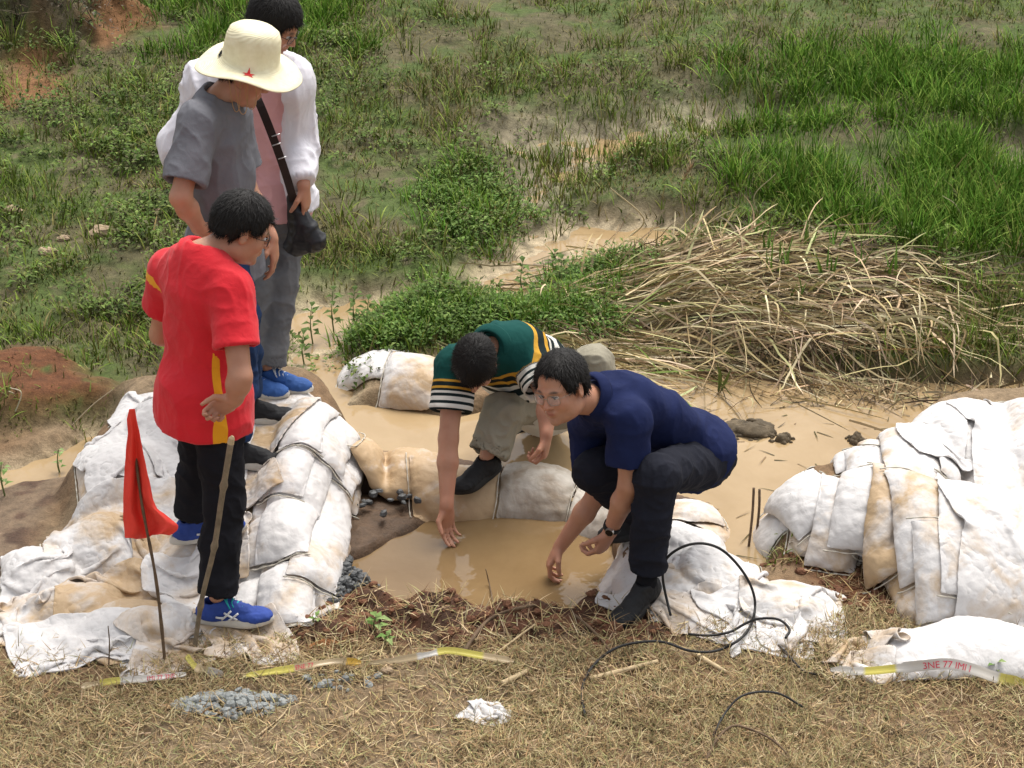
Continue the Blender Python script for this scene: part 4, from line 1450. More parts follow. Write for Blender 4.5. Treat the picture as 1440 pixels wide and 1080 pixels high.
m_sole_w = plain('pale_rubber_sole', (.55, .52, .46), .6, .15)
m_sole_b = plain('black_rubber_sole', (.02, .02, .02), .6, .15)
def shoe(pos, fwd, up, parent, upper, sole, lace=None, accent=None, L=.275, wd=.048, h=.0045):
    """pos: point on the ground under the ankle"""
    R = frame(fwd, up)
    k = L / .275
    P = lambda x, y, z: pos + x * R[0] + (y) * k * R[1] + z * R[2]
    s = SDF(pos - .24, pos + .24, h)
    s.ell(P(0, -.035, .045), R, (.036, .048, .045), .0)
    s.ell(P(0, .03, .045), R, (.038, .075, .040), .03)
    s.ell(P(0, .125, .034), R, (wd, .072 * k, .028), .03)
    s.cone(P(0, -.015, .05), P(0, -.012, .088), .042, .041, .02, w=R[0], sq=.86)
    s.cone(P(0, .01, .085), P(0, .10, .055), .026, .022, .02)
    s.plane(P(0, 0, .022), -R[2])
    s.plane(P(0, -.02, .096), nrm(R[2] - .18 * R[1]))
    s.cone(P(0, -.012, .07), P(0, -.012, .13), .032, .034, .0, w=R[0], sq=.86, op='sub')
    V, F = s.mesh()
    V = lap(V, F, 1)
    V = wrinkle(V, F, .0016, 40, 3)
    sh = mk('shoe', V, F, upper, parent)
    n = 40
    th = np.linspace(0, 2 * math.pi, n, endpoint=False)
    Y = .053 + np.cos(th) * .148
    t = (Y + .095) / .295
    X = np.sin(th) * (.036 + .017 * sstep(.35, .75, t))
    prof = [(.0, .88), (.004, .98), (.014, 1.01), (.030, .97), (.036, .88)]
    Vs = np.vstack([[P(x * f, .053 + (y - .053) * (1 - (1 - f) * .5), z + .010 * sstep(.75, 1, tt) * (1 if z < .02 else .4)) for x, y, tt in zip(X, Y, t)] for z, f in prof])
    Fs = grid_faces(len(prof), n, True)
    Vs = np.vstack([Vs, P(0, .053, 0), P(0, .053, .036)])
    i = np.arange(n)
    c1 = np.stack([(i + 1) % n, i, np.full(n, len(Vs) - 2)], 1)
    m0 = (len(prof) - 1) * n
    c2 = np.stack([m0 + i, m0 + (i + 1) % n, np.full(n, len(Vs) - 1)], 1)
    mk('sole', Vs, [Fs, np.vstack([c1, c2])], sole, sh)
    if lace is not None:
        parts = []
        for j in range(5):
            yy = .035 + j * .018
            zz = .100 - j * .0085
            parts.append(tube_mesh(spline([P(-.024, yy - .004, zz - .012), P(-.008, yy + .004, zz + .004), P(.010, yy, zz + .004), P(.024, yy + .008, zz - .012)], 8), .0032, 5))
        for q in (-1, 1):
            parts.append(tube_mesh(spline([P(0, .03, .105), P(q * .022, .03, .118), P(q * .035, .045, .095), P(q * .03, .05, .075)], 8), .003, 5))
        V, F = merge(parts)
        mk('laces', V, F, lace, sh)
    if accent is not None:
        parts = []
        for q in (-1, 1):
            for y0, y1, z0, z1 in ((.02, .055, .040, .078), (.045, .080, .038, .068), (.03, .075, .07, .040), (.0, .03, .05, .048)):
                a, b_ = P(q * .047, y0, z0), P(q * .045, y1, z1)
                pts = spline([a, (a + b_) / 2 + q * R[0] * .003, b_], 6)
                parts.append(tube_mesh(pts, .0042, 5))
        mk('side_stripe', *merge(parts[:4]), accent, sh)
        mk('side_stripe', *merge(parts[4:]), accent, sh)
    return sh
def torso(s, j, inf=0.0, belly=0.0, top=True, k=.05):
    P, N = j['P'], j['N']
    r, f, u = j['r'], j['f'], j['u']
    mid = j.get('mid', (P * .55 + N * .45) - f * j.get('hunch', .0))
    ch = j.get('chest', P * .25 + N * .75 - f * j.get('hunch', .0) * .8)
    s.cone(P - u * .02, mid, .158 + inf, .138 + inf + belly * .5, k, w=f, sq=.66)
    s.cone(mid, ch, .138 + inf + belly * .5, .150 + inf, k, w=f, sq=.66)
    if belly: s.ell(mid + f * .045, np.array([r, f, u]), (.115 + inf, .075 + belly, .13), k)
    s.cone(ch, N - u * .06, .150 + inf, .085 + inf, k, w=f, sq=.66)
    for q in ('L', 'R'):
        s.cone(N - u * .035, j['S' + q], .058 + inf, .058 + inf, k)
        s.cone(ch + (j['S' + q] - ch) * .15, j['S' + q] - u * .03, .095 + inf, .055 + inf, k, w=f, sq=.8)

def arm(s, j, q, inf=0.0, upto=None, k=.03):
    S_, E, Wr = j['S' + q], j['E' + q], j['W' + q]
    if upto is None:
        s.cone(S_, E, .050 + inf, .040 + inf, k)
        m = E + (Wr - E) * .35
        s.cone(E, m, .040 + inf, .042 + inf, .02)
        s.cone(m, Wr, .042 + inf, .0265 + inf, .02)
    else:
        e = S_ + (E - S_) * upto
        s.cone(S_, e, .056 + inf, .056 + inf * 1.4, k, cut='b')

def leg(s, j, q, inf=0.0, k=.04):
    H_, K, A = j['H' + q], j['K' + q], j['A' + q]
    s.cone(H_, K, .086 + inf, .056 + inf, k)
    m = K + (A - K) * .3 + 0
    s.cone(K, m, .056 + inf, .058 + inf, .03)
    s.cone(m, A, .058 + inf, .038 + inf, .03)

def person(name, label, j, hd, hands, group=None, h=.0055, headwide=1.0, armscale=0):
    """builds the empty and the skin; j joints, hd = (head centre, head frame), hands = dict q -> (dir, palm normal, curl[, spread, thumb])"""
    base = np.array([(j['AL'][0] + j['AR'][0]) / 2, (j['AL'][1] + j['AR'][1]) / 2, min(j['AL'][2], j['AR'][2]) - .08])
    root = thing(name, base, label, 'person', group)
    j['u'] = nrm(j['N'] - j['P'])
    rr = j['SR'] - j['SL']
    j['r'] = nrm(rr - j['u'] * rr.dot(j['u']))
    j['f'] = np.cross(j['u'], j['r'])
    hc, R = hd
    lo, hi = bounds([v for k_, v in j.items() if k_[0] in 'PNSEWHKA' and len(k_) <= 2] + [hc], .26)
    s = SDF(lo, hi, h)
    torso(s, j, -.014)
    for q in 'LR':
        arm(s, j, q)
        leg(s, j, q, -.008)
    s.cone(j['N'] - j['u'] * .03, hc - R[2] * .055 - R[1] * .02, .062, .055, .025)
    head_field(s, hc, R, headwide)
    for q, hs_ in hands.items():
        d, n, curl = hs_[:3]
        hand_field(s, j['W' + q], d, n, 1 if q == 'R' else -1, curl, *(hs_[3:]))
    V, F = s.mesh()
    V = lap(V, F, 1, .3)
    col = skin_colors(V, hc, R, [j['WL'], j['WR']])
    mk('body', V, F, m_skin, root, attrs={'Col': col})
    return root

def shirt(j, parent, mat, inf=.016, sleeve=(.72, .72), sinf=.020, hem=.13, hunch=0, belly=.0, seed=1, amp=.006, h=.006, neckr=.070, name='shirt', attr=None, hemr=.0, long=False, zip_=None, sc=7, hempl=None):
    lo, hi = bounds([j[k_] for k_ in ('P', 'N', 'SL', 'SR', 'EL', 'ER')] + ([j['WL'], j['WR']] if long else []), .26)
    s = SDF(lo, hi, h)
    r, f, u = j['r'], j['f'], j['u']
    torso(s, j, inf, belly)
    if hem:
        s.cone(j['P'], j['P'] - u * (hem + .04), .165 + inf + hemr, .172 + inf + hemr, .05, w=f, sq=.86)
    for i, q in enumerate('LR'):
        if long:
            S_, E, Wr = j['S' + q], j['E' + q], j['W' + q]
            s.cone(S_, E, .062 + sinf, .056 + sinf, .04)
            s.cone(E, E + (Wr - E) * .9, .056 + sinf, .046 + sinf, .03, cut='b')
            s.cone(E + (Wr - E) * .8, E + (Wr - E) * .92, .036 + sinf, .030 + sinf, .01, cut='b')
        else:
            arm(s, j, q, sinf, sleeve[i])
    # openings
    if hempl is None: s.plane(j['P'] - u * hem, -u)
    else: s.plane(*hempl)
    s.cone(j['P'] - u * (hem + .05), j['P'] - u * (hem - .04), .158 + inf * .6 + hemr, .15 + inf * .6 + hemr, .0, w=f, sq=.86, op='sub')
    for i, q in enumerate('LR'):
        if not long:
            e = j['S' + q] + (j['E' + q] - j['S' + q]) * sleeve[i]
            d = nrm(j['E' + q] - j['S' + q])
            s.cone(e - d * .05, e + d * .05, .046 + sinf * .9, .052 + sinf * 1.2, .0, op='sub')
    ax = nrm(u + f * .28)
    s.cone(j['N'] + ax * -.015 + f * .02, j['N'] + ax * .16 + f * .02, neckr * .9, neckr * 1.25, .012, op='sub')
    V, F = s.mesh()
    V = lap(V, F, 1)
    msk = 1.0
    V = wrinkle(V, F, amp, sc, seed, (1, 1, .7))
    V = wrinkle(V, F, amp * .18, sc * 2.6, seed + 5)
    at = attr(V, j) if attr else None
    return mk(name, V, F, mat, parent, attrs=at)

def trousers(j, parent, mat, inf=.018, hipk=1.0, cuff=(.97, .97), seed=2, amp=.006, h=.006, waist=.10, flare=.012, knee=0.0, sc=8):
    lo, hi = bounds([j[k_] for k_ in ('P', 'HL', 'HR', 'KL', 'KR', 'AL', 'AR')], .24)
    s = SDF(lo, hi, h)
    r, f, u = j['r'], j['f'], j['u']
    s.cone(j['P'] + u * waist, j['P'], .140 + inf * .5, .150 + inf, .05, w=f, sq=.72)
    s.ell(j['P'] - u * .01, np.array([r, f, u]), (.158 * hipk + inf, .115 * hipk + inf, .12), .04)
    e_ = {}
    for i, q in enumerate('LR'):
        H_, K, A = j['H' + q], j['K' + q], j['A' + q]
        C_ = K + (A - K) * cuff[i]
        e_[q] = C_
        bk = nrm(nrm(H_ - K) + nrm(A - K)) if np.linalg.norm(nrm(H_ - K) + nrm(A - K)) > .2 else f * 0
        s.cone(H_, K, .094 * hipk + inf, .062 + inf + knee, .05)
        s.cone(K, K + (C_ - K) * .45, .062 + inf + knee, .058 + inf, .03)
        s.cone(K + (C_ - K) * .45, C_, .058 + inf, .046 + inf + flare, .03, cut='b')
        s.ell(H_ - f * .03, np.array([r, f, u]), (.09 * hipk + inf * .6, .09 * hipk + inf * .6, .10), .04)
    for q in 'LR':
        K, C_ = j['K' + q], e_[q]
        d = nrm(C_ - K)
        s.cone(C_ - d * .04, C_ + d * .06, .036 + inf + flare, .042 + inf + flare, .0, op='sub')
    V, F = s.mesh()
    V = lap(V, F, 1)
    V = wrinkle(V, F, amp, sc, seed, (1, 1, 1.25))
    V = wrinkle(V, F, amp * .22, sc * 2.4, seed + 9, (1, 1, 1.3))
    return mk('trousers', V, F, mat, parent)

def collar(j, parent, mat, hc, r0=.066, r1=.096, op=2.75):
    ax = nrm(nrm(hc - j['N']) * .6 + j['u'] * .4)
    f = nrm(j['f'] - ax * j['f'].dot(ax))
    r = np.cross(f, ax)
    P_, M_, Q_ = [], [], []
    c_ = j['N'] + f * .006 + ax * .022
    for t in np.linspace(-op, op, 34):
        d = -f * math.cos(t) + r * math.sin(t)
        dip = -.018 * (1 - math.cos(t)) / 2
        P_.append(c_ + d * r0 + ax * (.040 + dip))
        M_.append(c_ + d * (r0 + .009) + ax * (.046 + dip))
        Q_.append(c_ + d * r1 + ax * (.004 + dip * 1.3 - (.022 if abs(t) > 2.45 else 0)))
    V = np.stack([np.array(P_) - ax * .03, P_, M_, Q_], 1).reshape(-1, 3)
    co = mk('collar', V, grid_faces(34, 4), mat, parent)
    md = co.modifiers.new('thick', 'SOLIDIFY')
    md.thickness = .003
    subsurf(co, 1)
    return co

def fabricmat(name, col, var=.12, rough=.9, sheen=.0, bs=220):
    m, nt, b = newmat(name)
    v = objcoord(nt)
    n = noise(nt, 9, 5, .6, v)
    nt.links.new(ramp(nt, n, [(.3, [c * (1 - var) for c in col]), (.7, [min(1, c * (1 + var)) for c in col])]), b.inputs['Base Color'])
    b.inputs['Roughness'].default_value = rough
    b.inputs['Specular IOR Level'].default_value = .12
    b.inputs['Sheen Weight'].default_value = sheen
    b.inputs['Sheen Roughness'].default_value = .6
    p = bump(nt, b, noise(nt, 26, 4, .55, v, .8), .30, .008)
    bump(nt, b, noise(nt, bs, 2, .5, v), .25, .001, p)
    return m, nt, b
m_black, _, _ = fabricmat('black_trouser_cloth', (.012, .012, .015))
m_navyt, _, _ = fabricmat('black_blue_trouser_cloth', (.014, .015, .022))
m_jeans, _, _ = fabricmat('dark_blue_denim', (.016, .034, .085), .25)
m_greyt, _, _ = fabricmat('grey_trouser_cloth', (.14, .14, .145))
m_khaki, _, _ = fabricmat('khaki_cloth', (.27, .245, .185), .08)
m_grey, _, _ = fabricmat('grey_tshirt_cloth', (.155, .155, .17), .10)
m_pink, _, _ = fabricmat('pink_shirt_cloth', (.70, .38, .38), .06)
m_jacket, _, _jb = fabricmat('thin_white_jacket', (.72, .70, .74), .04, .5)
_jb.inputs['Subsurface Weight'].default_value = .0
m_navy, _, _ = fabricmat('navy_polo_cloth', (.012, .018, .062), .15)
m_sock, _, _ = fabricmat('black_sock', (.01, .01, .012))
m_sh_blue = plain('blue_shoe_fabric', (.026, .058, .26), .75, .25)
m_sh_blue2 = plain('blue_canvas_shoe', (.03, .09, .28), .8, .2)
m_sh_black = plain('black_shoe_fabric', (.012, .012, .013), .7, .2)
m_teal = plain('teal_laces', (.02, .34, .36), .7)
m_whitelace = plain('white_laces', (.6, .6, .6), .7)

UP = np.array([0, 0, 1.0])
def foot(px, py, up=.108, Y=None):
    """ankle above the spot of bag or ground seen at a photo pixel"""
    p = W(px, py, .1)
    for _ in range(6):
        z = float(hsample(np.array([p[0]]), np.array([p[1]]))[0])
        p = W(px, py, z * .6 + p[2] * .4)
    d = .05
    z = max(float(hsample(np.array([p[0] + a]), np.array([p[1] + b]))[0]) for a in (-d, 0, d) for b in (-d, 0, d)) * .7 + z * .3
    return np.array([p[0], p[1], z + up])
def hips(j, P, r, u, wd=.088):
    j['HL'] = P - r * wd - u * .01
    j['HR'] = P + r * wd - u * .01

# ================================================================== man in the red shirt
j = {}
j['P'] = J(286, 556, 6.95)
j['N'] = J(284, 352, 6.97)
j['SR'] = J(324, 408, 6.86)
j['SL'] = J(240, 380, 7.14)
j['ER'] = child(j['SR'], 338, 530, .31, -1)
j['WR'] = child(j['ER'], 332, 566, .23, 1) if False else J(329, 562, 6.70)
j['EL'] = child(j['SL'], 226, 470, .30, 1)
j['WL'] = j['EL'] + np.array([.18, .10, -.10])
fr = nrm([.76, .65, 0])
rt = nrm([.65, -.76, 0])
hips(j, j['P'], rt, UP)
j['AR'] = foot(308, 876)
j['AL'] = foot(274, 762)
straight(j, 'R', fr)
straight(j, 'L', fr, 1.01)
hc = J(341, 322, 7.02)
hR = frame([.88, .18, -.42], [.25, .1, 1])
j['hunch'] = .01
red = person('person', 'man in a red shirt standing on the bags with a hand behind his hip', j, (hc, hR),
             {'R': (np.array([-.75, .25, -.55]), np.array([.2, -.9, .1]), .95, .03, .95, .5), 'L': (np.array([.6, .3, -.5]), np.array([-.3, .8, .2]), .3)}, 'men at the flooded trench')

def yell(V, jj):
    q = V - jj['SR']
    u = jj['u']
    z = (V - jj['P']) @ u
    # side panel: a narrow strip under each arm, half way between front and back
    ctr = jj['P'] + np.outer(z, u)
    d = V - ctr
    lat, fo = d @ jj['r'], d @ jj['f']
    ang = np.arctan2(fo, np.abs(lat))
    wav = .04 * np.sin(z * 30)
    side = (np.abs(ang + .30) - .08 - .22 * np.maximum(0, .12 - z) + wav * .3)
    side = np.where(z > .42, 1, side)
    # keep off the sleeves
    for k_ in 'LR':
        a, b_ = jj['S' + k_], jj['E' + k_]
        t = np.clip((V - a) @ (b_ - a) / np.dot(b_ - a, b_ - a), 0, 1)
        dd = np.linalg.norm(V - a - t[:, None] * (b_ - a), axis=1)
        side = np.where((dd < .125) & (t > .10), 1, side)
    return {'panel': (1 - sstep(-.03, .03, side)).astype(float)}
m_red, nt, b = fabricmat('red_sport_cloth', (.62, .018, .028), .08, .65, .1)
lnk = [l for l in nt.links if l.to_socket == b.inputs['Base Color']][0].from_socket
at = node(nt, 'ShaderNodeAttribute', attribute_name='panel')
nt.links.new(mixc(nt, ramp(nt, at.outputs['Fac'], [(.45, 0.), (.55, 1.)]), lnk, (.80, .36, .015)), b.inputs['Base Color'])
trousers(j, red, m_black, .012, .86, (.98, .98), 5, .006)
sh = shirt(j, red, m_red, .012, (.58, .66), .020, .105, belly=.0, seed=3, amp=.006, attr=yell, hemr=.022)
hair_mesh('hair', hc, hR, red, top=.016, low=-.062, front=.070, seed=4)
glasses(hc, hR, red, m_frame, .023, .017, .0017)
eyes(hc, hR, red)
shoe(j['AR'] - UP * .115, [.99, -.05, .0], UP, red, m_sh_blue, m_sole_w, m_teal, m_whitelace, .285)
shoe(j['AL'] - UP * .115, [.90, .35, .0], UP, red, m_sh_blue, m_sole_w, m_teal, m_whitelace, .285)

# ================================================================== man in the straw hat
j = {}
j['P'] = J(316, 338, 7.88)
j['N'] = J(302, 138, 7.88)
j['SR'] = J(279, 172, 7.72)
j['SL'] = J(326, 166, 8.04)
j['ER'] = child(j['SR'], 254, 278, .30, -1)
j['WR'] = j['ER'] + np.array([.05, .10, -.17])
j['EL'] = child(j['SL'], 346, 262, .29, 1)
j['WL'] = J(382, 336, 7.95)
fr = nrm([.93, .25, 0]); rt = nrm([.25, -.93, 0])
hips(j, j['P'], rt, UP)
j['AL'] = foot(350, 592)
j['AR'] = foot(336, 655)
straight(j, 'R', fr)
straight(j, 'L', fr)
hc = J(342, 104, 7.92)
hR = frame([.90, .05, -.40], [.35, .0, 1])
hat_man = person('person', 'man in a wide straw hat and grey T-shirt standing behind the red shirt', j, (hc, hR),
                 {'R': (np.array([.5, .5, -.5]), np.array([0, 1, 0]), .6), 'L': (np.array([.12, -.1, -1]), np.array([-.9, .2, -.1]), .35, .08)}, 'men at the flooded trench')
trousers(j, hat_man, m_jeans, .004, .9, (.98, .98), 7, .007, flare=.006)
shirt(j, hat_man, m_grey, .014, (.72, .80), .020, .14, belly=.015, seed=8, amp=.0065, neckr=.062)
hair_mesh('hair', hc, hR, hat_man, seed=6, top=-.002, front=.03)
shoe(j['AL'] - UP * .115, [.98, -.02, 0], UP, hat_man, m_sh_black, m_sole_w, None, None, .285)
shoe(j['AR'] - UP * .115, [.98, -.05, 0], UP, hat_man, m_sh_black, m_sole_w, None, None, .285)

# the straw hat
m_straw, nt, b = newmat('pale_straw')
tc = node(nt, 'ShaderNodeTexCoord')
wv = node(nt, 'ShaderNodeTexWave', wave_type='RINGS', rings_direction='Z')
wv.inputs['Scale'].default_value = 55
wv.inputs['Distortion'].default_value = .6
nt.links.new(tc.outputs['Object'], wv.inputs['Vector'])
n1 = noise(nt, 30, 4, .6, tc.outputs['Object'])
nt.links.new(ramp(nt, n1, [(.3, (.70, .63, .40)), (.7, (.80, .74, .52))]), b.inputs['Base Color'])
b.inputs['Roughness'].default_value = .7
bump(nt, b, wv.outputs['Fac'], .35, .0025)
hat_c = J(352, 87, 7.91)
hR2 = frame([1, 0, -.20], [.20, -.06, 1])
hat = thing('straw_hat', hat_c, 'pale straw sun hat with a small red star on its wide brim', 'hat')
prof = [(.001, .150), (.040, .150), (.074, .147), (.096, .132), (.106, .105), (.110, .06), (.113, .02), (.120, .004), (.135, -.004), (.165, -.012), (.19, -.020), (.208, -.024), (.209, -.028), (.19, -.025), (.165, -.017), (.135, -.009), (.114, -.002), (.109, .02), (.105, .06), (.092, .12), (.04, .143), (.001, .144)]
pr = np.array(prof)
n = 56
th = np.linspace(0, 2 * math.pi, n, endpoint=False)
Vs = []
for rr_, zz in pr:
    b_ = sstep(.11, .21, rr_)
    wob = .020 * np.cos(2 * th) + .008 * np.cos(3 * th + 1) + .004 * np.cos(5 * th)
    x, y = np.cos(th) * rr_, np.sin(th) * rr_
    kx = 1 - .10 * (1 - b_)
    Vs.append(hat_c + np.outer(x * kx, hR2[0]) + np.outer(y, hR2[1]) + np.outer(zz + b_ * wob - .0 * y, hR2[2]))
Vs = np.vstack(Vs)
mk('hat_shell', Vs, grid_faces(len(pr), n, True), m_straw, hat)
sd = nrm(-hR2[1] * .02 + hR2[0] * .95 + hR2[1] * -.02)
camv = nrm(np.array([0, 0, CAMH]) - hat_c)
sx = nrm(np.array([.06, -1, 0]))
pc = hat_c + sx * .138
sx_r = sx.dot(hR2[0]); sx_f = sx.dot(hR2[1])
a0 = math.atan2(sx_f, sx_r)
def brim_pt(a, rr_):
    b_ = float(sstep(.11, .21, rr_))
    wob = .020 * math.cos(2 * a) + .008 * math.cos(3 * a + 1) + .004 * math.cos(5 * a)
    zz = float(np.interp(rr_, [.113, .120, .135, .165, .19, .208], [.02, .004, -.004, -.012, -.020, -.024]))
    kx = 1 - .10 * (1 - b_)
    return hat_c + math.cos(a) * rr_ * kx * hR2[0] + math.sin(a) * rr_ * hR2[1] + (zz + b_ * wob + .0022) * hR2[2]
star = []
for i in range(10):
    t = i * math.pi / 5
    q = .028 if i % 2 == 0 else .0115
    star.append((math.sin(t) * q, math.cos(t) * q))
SV = [brim_pt(a0, .142)] + [brim_pt(a0 + sx_ / .142, .142 - sy_) for sx_, sy_ in star]
m_star = plain('red_star_print', (.60, .03, .03), .7, .05)
mk('star_badge', np.array(SV), np.array([[0, i + 1, (i + 1) % 10 + 1] for i in range(10)]), m_star, hat, smooth=False)
m_cord = plain('tan_hat_cord', (.42, .26, .12), .7)
parts = []
for dx, dz, x0, x1 in ((0, .15, -.075, -.03), (.02, .16, -.055, .0), (.0, .14, -.02, .035)):
    P0, P1 = hat_c + hR2[1] * x0 - sx * -.085 - UP * .02, hat_c + hR2[1] * x1 + sx * .085 - UP * .02
    P0 = hat_c + np.array([x0, -.095, -.02]); P1 = hat_c + np.array([x1, -.09, -.02])
    parts.append(tube_mesh(spline([P0, (P0 * .8 + P1 * .2) - UP * dz * .8, (P0 + P1) / 2 - UP * dz, (P0 * .2 + P1 * .8) - UP * dz * .8, P1], 20), .0016, 5))
V, F = merge(parts)
mk('chin_cord', V, F, m_cord, hat)

# ================================================================== man in the white jacket
j = {}
j['P'] = J(380, 283, 8.50)
j['N'] = J(358, 82, 8.50)
j['SR'] = J(288, 122, 8.55)
j['SL'] = J(408, 116, 8.42)
j['ER'] = child(j['SR'], 250, 205, .29, 1)
j['WR'] = j['ER'] + np.array([.14, -.12, -.16])
j['EL'] = child(j['SL'], 418, 195, .28, 1)
j['WL'] = child(j['EL'], 427, 262, .25, -1)
fr = nrm([.62, -.78, 0]); rt = nrm([-.78, -.62, 0])
hips(j, j['P'], rt, UP)
j['AL'] = foot(378, 546)
j['AR'] = foot(345, 552)
straight(j, 'R', fr)
straight(j, 'L', fr)
hc = J(386, 34, 8.42)
hR = frame([.80, -.22, -.50], [.42, -.1, 1])
jack = person('person', 'man in a thin white jacket and pink shirt at the back, looking down', j, (hc, hR),
              {'R': (np.array([.5, -.5, -.5]), np.array([0, 1, 0]), .6), 'L': (np.array([.10, .0, -1]), np.array([-.9, .3, 0]), .35, .06)}, 'men at the flooded trench')
trousers(j, jack, m_greyt, .008, .92, (.97, .97), 11, .007, flare=.02, waist=.02)
shirt(j, jack, m_pink, .006, (.2, .2), -.008, .05, seed=12, amp=.006, name='shirt', sc=9)
jk = dict(j)
# jacket: open at the front, so a wedge is cut from it
lo, hi = bounds([j[k_] for k_ in ('P', 'N', 'SL', 'SR', 'EL', 'ER', 'WL', 'WR')], .28)
s = SDF(lo, hi, .0065)
torso(s, j, .036)
s.cone(j['P'] + UP * .1, j['P'] - UP * .0, .19, .20, .04, w=j['f'], sq=.70)
for q in 'LR':
    S_, E, Wr = j['S' + q], j['E' + q], j['W' + q]
    s.cone(S_, E, .080, .070, .05)
    s.cone(E, E + (Wr - E) * .9, .070, .056, .04, cut='b')
s.ell(j['N'] - j['f'] * .045 + UP * .03, frame(j['f'], UP), (.095, .055, .045), .03)       # hood fallen on the back
s.plane(j['P'] - UP * .01, -UP)
c0, c1 = j['P'] + np.array([.0, -.17, -.06]), j['N'] + np.array([.04, -.15, 0])
s.cone(c0, c1, .105, .085, .01, op='sub')
s.cone(j['N'] - UP * .05 + j['f'] * .05, j['N'] + UP * .15 + j['f'] * .06, .065, .10, .02, op='sub')
V, F = s.mesh()
V = lap(V, F, 1)
V = wrinkle(V, F, .014, 5.5, 14, (1, 1, .45))
V = wrinkle(V, F, .003, 14, 15, (1, 1, .6))
mk('jacket', V, F, m_jacket, jack)
hair_mesh('hair', hc, hR, jack, top=.018, low=-.060, front=.066, seed=16)
glasses(hc, hR, jack, m_frame, .023, .017, .0016)
eyes(hc, hR, jack)
shoe(j['AL'] - UP * .115, [.97, -.22, 0], UP, jack, m_sh_blue2, m_sole_w, m_whitelace, None, .28)
shoe(j['AR'] - UP * .115, [.95, -.25, 0], UP, jack, m_sh_blue2, m_sole_w, m_whitelace, None, .28)
# shoulder bag
bagc = J(430, 318, 8.28)
sb = thing('shoulder_bag', bagc, 'black slouching shoulder bag hanging from a long strap at the white jacket', 'bag')
m_bagb = plain('black_bag_nylon', (.012, .012, .014), .5, .2, spec=.4)
m_strap = plain('dark_brown_strap', (.022, .012, .010), .6, .2)
m_metal, _nt, _b = newmat('silver_buckle_metal')
_b.inputs['Base Color'].default_value = (.6, .6, .6, 1); _b.inputs['Metallic'].default_value = 1; _b.inputs['Roughness'].default_value = .3
s = SDF(bagc - .26, bagc + .26, .006)
a = [J(412, 280, 8.28), J(446, 340, 8.26), J(416, 345, 8.28), J(418, 300, 8.28)]
s.cone(a[0], a[1], .012, .035, .02, w=np.array([0, 1, 0]), sq=1)
s.cone(a[1], a[2], .035, .038, .03)
s.cone(a[2], a[0], .038, .014, .04)
s.cone(a[3], J(428, 328, 8.27), .03, .05, .04)
V, F = s.mesh()
V = wrinkle(lap(V, F, 2), F, .006, 14, 17)
mk('bag_body', V, F, m_bagb, sb)
sp = spline([J(352, 118, 8.26), J(366, 148, 8.17), J(385, 196, 8.16), J(402, 245, 8.20), J(413, 282, 8.25)], 20)
sp0 = spline([J(352, 118, 8.26), J(350, 96, 8.38), J(356, 92, 8.55)], 8)[::-1]
P_ = np.vstack([sp0[:-1], sp])
side = np.array([nrm([1, 0, .35])] * len(P_))
Vr = np.stack([P_ - side * .017 - [0, .002, 0], P_ + side * .017 - [0, .002, 0], P_ + side * .017 + [0, .002, 0], P_ - side * .017 + [0, .002, 0]], 1).reshape(-1, 3)
st_o = mk('strap', Vr, grid_faces(len(P_), 4, True), m_strap, sb, smooth=False)
for (qx, qy) in ((388, 190), (389, 203), (397, 222)):
    c_ = J(qx, qy, 8.145)
    V, F = tube_mesh(np.array([c_ - side[0] * .018, c_, c_ + side[0] * .018]), .0024, 6)
    mk('buckle', V, F, m_metal, st_o)

# ================================================================== bending man in the green striped polo
j = {}
j['P'] = J(770, 556, 8.25)
j['N'] = J(694, 484, 7.93)
j['SR'] = J(640, 512, 7.88)
j['SL'] = J(748, 512, 7.95)
j['WR'] = W(628, 712, ZL + .16)
j['ER'] = ik(j['SR'], j['WR'], .30, .27, [-1, .2, 0])
j['EL'] = J(770, 560, 7.80)
j['WL'] = J(768, 612, 7.70)
j['hunch'] = .03
fr = nrm([-.80, -.55, 0]); rt = nrm([-.55, .8, 0])
hips(j, j['P'], rt, UP, .08)
j['AR'] = foot(684, 676, .10)
j['AL'] = foot(752, 622, .09)
j['KR'] = child(j['HR'], 706, 582, .42, -1)
j['KL'] = J(836, 512, 8.20)
hc = J(668, 512, 7.78)
hR = frame([-.08, -.46, -.88], [-.10, -.88, .40])
green = person('person', 'man in a green striped polo and khaki trousers bending down to touch the pool', j, (hc, hR),
               {'R': (np.array([.0, -.05, -1]), np.array([.5, -.6, 0]), .40, .0), 'L': (np.array([-.05, -.1, -1]), np.array([-.8, .2, 0]), .95, .0)}, 'men at the flooded trench')
trousers(j, green, m_khaki, .020, .95, (.93, .93), 21, .008, flare=.018, waist=.06)
def stripes(V, jj):
    z = (V - jj['P']) @ jj['u'] + .10 * ((V - jj['P']) @ jj['r'])
    out = (z - .13) * .40
    for k_ in 'LR':
        a, b_ = jj['S' + k_], jj['E' + k_]
        L = np.linalg.norm(b_ - a)
        t = (V - a) @ (b_ - a) / L
        dd = np.linalg.norm(V - a - np.clip(t, 0, L)[:, None] * (b_ - a) / L, axis=1)
        m = (dd < .13) & (t > .05)
        out = np.where(m, (.70 * L - t) + .0, out)
    return {'stripe': out}
m_greenc, _, _ = fabricmat('green_collar_cloth', (.008, .058, .050))
m_green, nt, b = fabricmat('green_striped_cloth', (.008, .058, .050), .12)
at = node(nt, 'ShaderNodeAttribute', attribute_name='stripe')
mr = node(nt, 'ShaderNodeMapRange')
mr.inputs['From Min'].default_value = 0; mr.inputs['From Max'].default_value = .25
nt.links.new(at.outputs['Fac'], mr.inputs['Value'])
G_, W_, O_, B_ = (.008, .058, .050), (.62, .60, .54), (.55, .30, .04), (.012, .02, .02)
